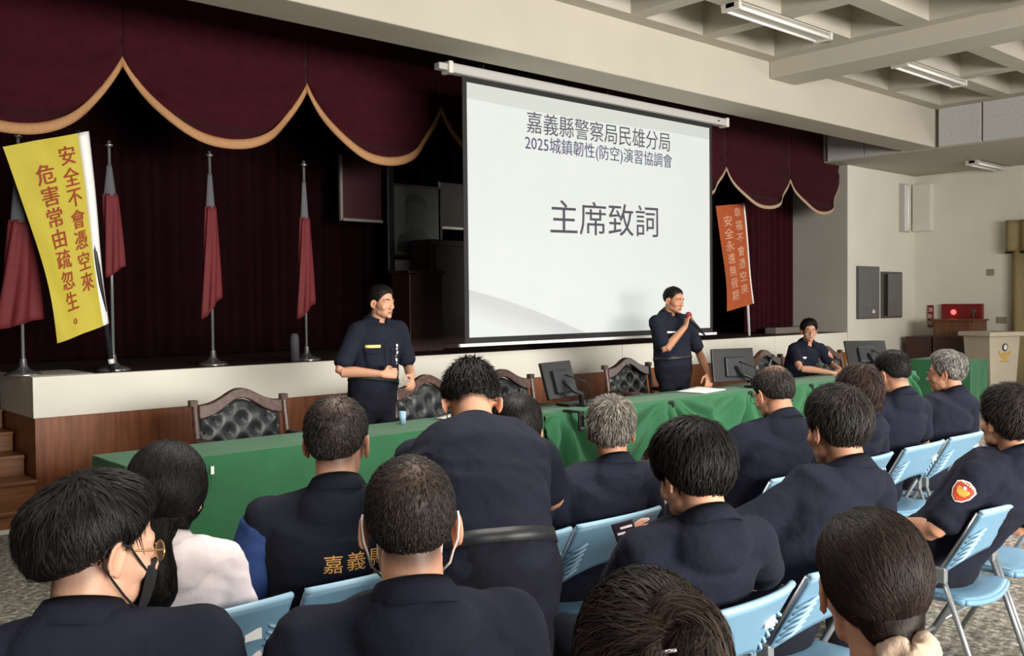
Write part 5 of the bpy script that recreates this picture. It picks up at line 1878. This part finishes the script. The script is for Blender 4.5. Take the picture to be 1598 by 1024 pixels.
# ---- left standing officer
p = person('standing officer with a yellow name tag at the left, hands before his belt', (4.0, 6.06, 0.93), (4.089, 6.05, 1.628), yaw=182, head=(168, -2, 2), s=1.02, stand=True, eyes=True, belt=True, blouse=0.018, bulk=1.06,
           arms={1: ((3.70, 6.03, 1.13), (3.915, 5.80, 1.105)), -1: ((4.33, 6.05, 1.12), (4.17, 5.80, 1.075))},
           hands={1: dict(dir=(0.9, -0.25, 0.03), palm=(0.2, 0.9, -0.2), curl=0.85, thumb=0.7), -1: dict(dir=(-0.35, -0.7, -0.45), palm=(-0.7, 0.3, -0.5), curl=0.55)},
           hair=hairspec('short', 0.014, 0.007, 0.008, 11, strands=1800, slen=0.018), buzz=('short', (40, 34, 32), 0.55), skin=(192, 142, 114), sleeve=0.86, voxel=0.0048)
nametag(p, 0.20, 0.105, 0.022, 'tag_yellow', up=0.015)
for off in (0.23, 0.77):
    c = p['SH'][1].lerp(p['SH'][-1], off) - p['tilt'] * 0.20
    pk = conform('chest_pocket', p['shirt'], c, p['fwd'], (0, 0, 1), [(-0.065, -0.075), (0.065, -0.075), (0.065, 0.06), (-0.065, 0.06)], 0.003, M['navy'], p['shirt'], thick=0.004)
    conform('pocket_flap', p['shirt'], c + Vector((0, 0, 0.055)), p['fwd'], (0, 0, 1), [(-0.068, -0.01), (0, -0.035), (0.068, -0.01), (0.068, 0.018), (-0.068, 0.018)], 0.007, M['navy'], pk, thick=0.004)
c = p['SH'][1].lerp(p['SH'][-1], 0.5) - p['tilt'] * 0.22
conform('placket', p['shirt'], c, p['fwd'], (0, 0, 1), [(-0.018, -0.135), (0.018, -0.135), (0.018, 0.15), (-0.018, 0.15)], 0.003, M['navy'], p['shirt'], thick=0.004)
rng = random.Random(4)
for i in range(6):
    c2 = p['SH'][1].lerp(p['SH'][-1], 0.74 + 0.012 * (i % 3)) - p['tilt'] * (0.115 + 0.027 * i)
    conform('chest_badge', p['shirt'], c2, p['fwd'], (0.2 * (i % 3 - 1), 0, 1), [(-0.010, -0.009), (0.008, -0.012), (0.012, 0.010), (-0.008, 0.012)], 0.012, M['white'] if i % 2 == 0 else M['chrome'], p['shirt'])

# ---- speaker with the microphone
p = person('standing officer speaking into a red-headed microphone in front of the screen', (7.63, 6.07, 0.93), (7.621, 6.05, 1.625), yaw=192, head=(180, -8, 0), s=1.06, stand=True, eyes=True, belt=True, blouse=0.016, bulk=1.08,
           arms={1: ((7.40, 5.99, 1.14), (7.545, 5.855, 1.36)), -1: ((7.99, 6.02, 1.08), (7.76, 5.74, 0.885))},
           hands={1: dict(dir=(0.25, -0.05, 0.95), palm=(0.75, -0.35, -0.1), curl=0.95, thumb=0.9), -1: dict(dir=(-0.45, -0.45, -0.6), palm=(-0.2, 0.3, -1), curl=0.35)},
           hair=hairspec('high', 0.010, 0.006, 0.007, 12, strands=1800, slen=0.014), buzz=('short', (46, 40, 38), 0.6), skin=(178, 126, 98), sleeve=0.86, voxel=0.0048)
nametag(p, 0.24, 0.085, 0.020, 'white')
t = thing('microphone', 'handheld microphone with a red head held by the speaker', 'microphone', (7.575, 5.835, 1.475))
MB().ball((0, 0, 0), (0.034, 0.034, 0.036)).build('head', M['mic_red'], t, smooth=True)
MB().tube([(0.012, -0.003, -0.02), (0.03, -0.010, -0.05), (0.165, -0.045, -0.175)], [0.024, 0.020, 0.013], 14).build('handle', M['black_gloss'], t, smooth=True)
MB().tube([(0.165, -0.045, -0.175), (0.19, -0.052, -0.20)], 0.010, 10).build('antenna', M['black'], t, smooth=True)

# ---- seated official
p = person('seated official with glasses writing at the right end of the table', (10.12, 6.28, 0.54), (10.171, 6.05, 1.243), yaw=212, head=(226, 0, 0), s=1.02, hips=190, eyes=True,
           arms={1: ((9.78, 5.93, 0.83), (9.90, 5.62, 0.785)), -1: ((10.50, 5.95, 0.83), (10.12, 5.62, 0.80))},
           hands={1: dict(dir=(0.8, -0.5, -0.05), palm=(0.2, 0.1, -1), curl=0.5), -1: dict(dir=(-0.8, -0.4, -0.05), palm=(-0.2, 0.1, -1), curl=0.6)},
           hair=hairspec('short', 0.030, 0.012, 0.012, 13, strands=2400, slen=0.035, lift=0.012), skin=(190, 142, 116), sleeve=0.72, voxel=0.0048)
glasses(p)
nametag(p, 0.27, 0.09, 0.024, 'white')
patch(p, -1, 0.09, 1.0, nrm=p['sx'] * -1 + p['fwd'] * 0.6)

# ---- audience, row nearest the table
p = person('woman with dark hair in a low pony tail and a white shirt', (1.05, 2.72, 0.53), (1.002, 2.52, 1.108), yaw=14, head=(34, -4, 2), s=1.0, female=True, shirt='white_shirt', wrinkle=0.010,
           hair=hairspec('long', 0.030, 0.026, 0.028, 21, tie=(0.0, -0.10, -0.10), strands=5200, slen=0.09, lump=0.002, lift=0.003,
                         masses=(([(0.0, -0.07, -0.05), (0.002, -0.112, -0.11), (0.006, -0.135, -0.17), (0.010, -0.135, -0.23), (0.012, -0.125, -0.275)], [(0.055, 0.04), (0.034, 0.03), (0.050, 0.034), (0.050, 0.030), (0.022, 0.014)], (1, 0, 0)), ([(0.0, -0.040, -0.02), (0.0, -0.045, -0.07), (-0.01, -0.055, -0.11)], [(0.076, 0.062), (0.068, 0.050), (0.045, 0.032)], (1, 0, 0)))), sleeve=1.9, skin=(206, 164, 142), bulk=0.98)
p = person('man in a navy vest with gold lettering over blue sleeves', (1.58, 2.72, 0.54), (1.582, 2.60, 1.180), yaw=22, head=(46, -2, 0), s=1.13, shirt='vest', sleeves_m='blue_sleeve', sleeve=1.8, bulk=1.08,
           hair=hairspec('short', 0.014, 0.007, 0.008, 22, strands=3000, slen=0.016, bald=((0.01, -0.06, 0.11), (0.04, 0.05, 0.04), 0.15), col2=(60, 54, 50)), buzz=('short', (44, 38, 36), 0.75), skin=(182, 136, 112))
glasses(p, lens=False)
bk = p['B'] @ Vector((0, -1, 0))
cc = Vector((1.545, 2.42, 0.842)) - p['base'] + p['sx'] * 0.035
mb_v, mb_f = [], []
for ch, u, v, sz in (('嘉', -0.115, 0.0, 0.062), ('義', -0.045, 0.004, 0.062), ('縣', 0.025, 0.008, 0.062), ('C', 0.015, -0.075, 0.092)):
    vs, fs = text_points(ch, 0.0 if ch != 'C' else 0.02)
    n0 = len(mb_v)
    mb_v += [Vector((u + q.x * sz, v + q.y * sz, 0)) for q in vs]
    mb_f += [tuple(i + n0 for i in f) for f in fs]
conform('gold_lettering', p['shirt'], cc, bk, (0, 0, 1), (mb_v, mb_f), 0.003, M['thread_gold'], p['shirt'], thick=0)

p = person('person with black hair seated in front of the bent-over officer', (2.19, 2.72, 0.50), (2.365, 2.62, 1.135), yaw=10, head=(30, -10, 0), hair=hairspec('full', 0.026, 0.014, 0.016, 23, strands=1800, slen=0.03))
p = person('grey-haired man from behind in the front row, left of the aisle', (2.69, 2.72, 0.51), (2.775, 2.517, 1.106), yaw=14, head=(54, -2, 0), s=1.0, bulk=1.06,
           hair=hairspec('full', 0.026, 0.013, 0.014, 24, strands=5200, slen=0.028, lift=0.010, col=(44, 40, 38), col2=(150, 142, 132)), skin=(170, 124, 100))
p = person('balding man with glasses right of the aisle, head turned to the left', (3.95, 2.72, 0.53), (3.992, 2.57, 1.163), yaw=18, head=(14, -18, 0), s=1.03, bulk=1.08,
           arms={-1: ((3.60, 2.80, 0.80), (3.72, 3.02, 0.72))},
           hair=hairspec('short', 0.012, 0.010, 0.011, 25, strands=3000, slen=0.02, bald=((0, -0.05, 0.12), (0.055, 0.07, 0.035), 0.65), col2=(64, 58, 54)), skin=(186, 138, 112))
glasses(p, lens=False)
patch(p, -1, 0.10, 0.9, nrm=p['sx'] * -1 + p['fwd'] * 0.3)
p = person('woman with wavy dark brown bob beside the crew-cut man', (4.62, 2.72, 0.51), (4.627, 2.47, 1.128), yaw=10, head=(34, -6, 0), s=1.0, female=True,
           hair=hairspec('long', 0.034, 0.034, 0.036, 26, strands=3000, slen=0.05, lift=0.016, lump=0.011, col=(24, 17, 15), col2=(70, 50, 42), masses=(([(0.0, -0.035, -0.02), (0.0, -0.045, -0.08), (0.0, -0.05, -0.125)], [(0.092, 0.075), (0.096, 0.07), (0.06, 0.04)], (1, 0, 0)),)), skin=(190, 146, 122))
p = person('crew-cut man with glasses looking down to the left', (5.24, 2.72, 0.53), (5.25, 2.60, 1.182), yaw=16, head=(8, -14, 0), s=1.03, bulk=1.04,
           hair=hairspec('high', 0.016, 0.006, 0.007, 27, strands=3200, slen=0.014, lift=0.006), buzz=('short', (62, 54, 50), 0.6), skin=(186, 138, 112))
glasses(p, lens=False)
patch(p, 1, 0.08, 0.8)
p = person('grey-haired man with thin glasses in profile at the end of the front row', (5.80, 2.72, 0.51), (5.96, 2.60, 1.150), yaw=14, head=(-14, -2, 0), s=1.02, bulk=1.04,
           hair=hairspec('short', 0.022, 0.009, 0.010, 28, strands=5200, slen=0.024, lift=0.008, col=(52, 50, 48), col2=(158, 154, 148)), skin=(176, 126, 102), eyes=True)
glasses(p, lens=True)

# ---- bent-over officer
p = person('officer standing with bowed head, seen from behind, leaning over the chairs', (1.72, 2.02, 0.86), (1.907, 2.325, 1.295), yaw=36, head=(34, -56, 0), s=1.02, hips=36, stand=True, belt=True, bulk=1.08, slouch=0.055,
           arms={-1: ((1.64, 2.30, 0.98), (1.84, 2.46, 0.98)), 1: ((2.08, 2.14, 1.00), (2.16, 2.36, 0.98))}, sleeve=0.80,
           hair=hairspec('high', 0.026, 0.008, 0.008, 31, strands=3600, slen=0.028, lift=0.012), buzz=('short', (58, 50, 46), 0.65), skin=(190, 142, 116), wrinkle=0.008)
glasses(p, lens=False)

# ---- second row
p = person('young man with a black face mask and wire glasses at the lower left', (0.53, 1.88, 0.54), (0.578, 1.76, 1.186), yaw=20, head=(86, -8, 0), s=0.98, bulk=1.22, voxel=0.0045,
           hair=hairspec('high', 0.022, 0.014, 0.038, 41, fade=0.035, strands=3600, slen=0.055, lift=0.006, lump=0.003, width=0.0018, col2=(38, 35, 34)), buzz=('full', (70, 60, 54), 0.55), skin=(202, 156, 132))
glasses(p, 'gold_wire')
face_mask(p, 'mask_black')
p = person('man with cropped thinning hair and white mask loops behind both ears', (1.14, 1.66, 0.54), (1.069, 1.494, 1.188), yaw=26, head=(34, -2, 0), s=1.04, voxel=0.0045, bulk=1.10,
           hair=hairspec('short', 0.011, 0.005, 0.005, 42, strands=6000, slen=0.012, lift=0.003, width=0.0010, bald=((0.0, -0.065, 0.11), (0.045, 0.05, 0.04), 0.14), col=(22, 19, 18), col2=(56, 49, 45)), buzz=('short', (48, 41, 38), 0.85), skin=(190, 142, 116))
face_mask(p, 'white', 'white')
p = person('man with thick black hair looking down at a phone', (2.18, 1.84, 0.53), (2.113, 1.62, 1.132), yaw=24, head=(10, -20, 4), s=1.03, voxel=0.0050, bulk=0.98,
           arms={-1: ((2.04, 1.84, 0.74), (2.25, 1.945, 0.785)), 1: ((2.52, 1.66, 0.76), (2.42, 1.92, 0.74))},
           hands={-1: dict(dir=(0.3, 0.35, 0.65), palm=(0.55, -0.6, 0.3), curl=0.45, thumb=0.5)},
           hair=hairspec('full', 0.040, 0.024, 0.026, 43, strands=3600, slen=0.05, lift=0.008, lump=0.004, width=0.0017), skin=(196, 148, 122), sleeve=0.72)
p = person('man with short dark hair seated right of the phone man, looking left', (2.80, 1.84, 0.53), (3.03, 1.70, 1.166), yaw=14, head=(18, -4, 0), s=1.08, bulk=1.02,
           arms={-1: ((2.60, 1.90, 0.80), (2.70, 2.10, 0.72))},
           hair=hairspec('full', 0.028, 0.014, 0.015, 44, strands=5200, slen=0.035, lift=0.007, col2=(66, 60, 56)), skin=(176, 128, 104), sleeve=0.80)
p = person('man with a red and gold shoulder patch at the right edge', (3.96, 1.77, 0.54), (4.05, 1.52, 1.116), yaw=6, head=(22, 6, 0), s=1.04, bulk=1.14,
           arms={-1: ((3.71, 1.66, 0.71), (3.88, 1.90, 0.665))},
           hair=hairspec('full', 0.030, 0.015, 0.017, 45, strands=5200, slen=0.04, lift=0.012, col2=(60, 52, 48)), skin=(180, 130, 104), sleeve=0.86)
patch(p, -1, 0.07, 1.0, nrm=p['sx'] * -1 - p['fwd'] * 0.35 + Vector((0, 0, 0.25)))

# ---- third row, nearest the camera
p = person('woman with brown hair pinned in a loose bun with a clip, nearest the camera', (0.88, 0.92, 0.53), (0.902, 0.76, 1.137), yaw=16, head=(40, -8, 0), s=0.95, female=True, voxel=0.0055, shirt='black_cloth', collar=False,
           hair=hairspec('tied', 0.030, 0.022, 0.024, 51, tie=(0.03, -0.115, 0.085), strands=9000, slen=0.07, lift=0.006, lump=0.005, width=0.0015, col=(20, 15, 13), col2=(62, 50, 42),
                         masses=(([(-0.013, -0.095, 0.088), (0.017, -0.100, 0.116), (0.048, -0.112, 0.098), (0.050, -0.128, 0.058), (0.017, -0.140, 0.038), (-0.014, -0.138, 0.056), (-0.012, -0.135, 0.080)], [(0.018, 0.020), (0.025, 0.024), (0.028, 0.027), (0.028, 0.026), (0.026, 0.024), (0.022, 0.020), (0.012, 0.012)], (0, 1, 0)),
                                 ([(0.01, -0.10, 0.05), (0.03, -0.125, 0.075), (0.05, -0.13, 0.10)], [(0.024, 0.02), (0.03, 0.024), (0.016, 0.016)], (1, 0, 0)),
                                 ([(0.0, -0.060, -0.03), (0.0, -0.075, -0.085)], [(0.055, 0.03), (0.035, 0.02)], (1, 0, 0)))), skin=(196, 152, 128))
T_ = p['T']
clip_ = MB()
for k in range(2):
    clip_.tube([T_ @ Vector((-0.012 + 0.010 * k, -0.146, 0.078 - 0.020 * k)), T_ @ Vector((0.008 + 0.008 * k, -0.158, 0.084 - 0.020 * k))], 0.0022, 8)
clip_.build('hair_clip', M['chrome'], p['root'], True)
p = person('woman with straight dark brown hair tied in a beige scrunchie at the lower right', (1.47, 0.92, 0.53), (1.475, 0.766, 1.140), yaw=36, head=(44, -6, 0), s=0.94, female=True, voxel=0.0050, shirt='mustard', collar=False, wrinkle=0.003,
           hair=hairspec('tied', 0.024, 0.013, 0.020, 52, tie=(0.022, -0.105, -0.088), strands=9000, slen=0.11, lift=0.0025, lump=0.0012, width=0.0014, col=(22, 16, 14), col2=(50, 38, 32), part=-0.006,
                         masses=(([(0.0, -0.070, 0.0), (0.010, -0.088, -0.050), (0.022, -0.106, -0.090), (0.030, -0.112, -0.15), (0.03, -0.09, -0.25)], [(0.066, 0.036), (0.048, 0.030), (0.022, 0.020), (0.034, 0.026), (0.012, 0.010)], (1, 0, 0)),)), skin=(196, 150, 126), sleeve=1.9)
T_ = p['T']
sc_ = MB()
ringp, ringr = [], []
for k in range(41):
    a = 2 * math.pi * k / 40
    rr = 0.032 + 0.004 * math.sin(a * 4)
    ringp.append(T_ @ (Vector((0.022, -0.110, -0.082)) + Vector((0.98, 0.05, 0.12)) * (rr * math.cos(a)) + Vector((-0.05, 0.93, -0.35)) * (rr * math.sin(a) * 0.8) + Vector((0.2, -0.5, -0.85)) * (0.008 * math.sin(a * 3))))
    ringr.append((0.021 + 0.004 * math.sin(a * 8 + 1), 0.017 + 0.004 * math.sin(a * 6)))
loft(sc_, ringp, ringr, (0, 0, 1), 14, 1)
sc_.build('scrunchie', M['scrunchie'], p['root'], True)

# ---- the phone
t = thing('smartphone', 'smartphone with a lit chat screen held by the black-haired man', 'phone', (2.235, 1.955, 0.860))
Mx = (Matrix.Rotation(math.radians(-38), 4, 'Z') @ Matrix.Rotation(math.radians(-28), 4, 'X') @ Matrix.Rotation(math.radians(-14), 4, 'Y'))
MB().box(-0.036, 0.036, -0.004, 0.005, -0.075, 0.075, Mx).build('case', M['black_gloss'], t, bevel=0.003)
scn = MB().box(-0.032, 0.032, -0.0052, -0.0041, -0.069, 0.069, Mx).build('display', M['phone_screen'], t)
rows_ = MB()
rng = random.Random(2)
for k in range(8):
    z = 0.055 - 0.016 * k
    x0 = rng.uniform(-0.028, -0.012)
    rows_.box(x0, x0 + rng.uniform(0.025, 0.04), -0.0062, -0.0053, z - 0.005, z + 0.002, Mx)
rows_.build('message_rows', M['phone_light'], scn)
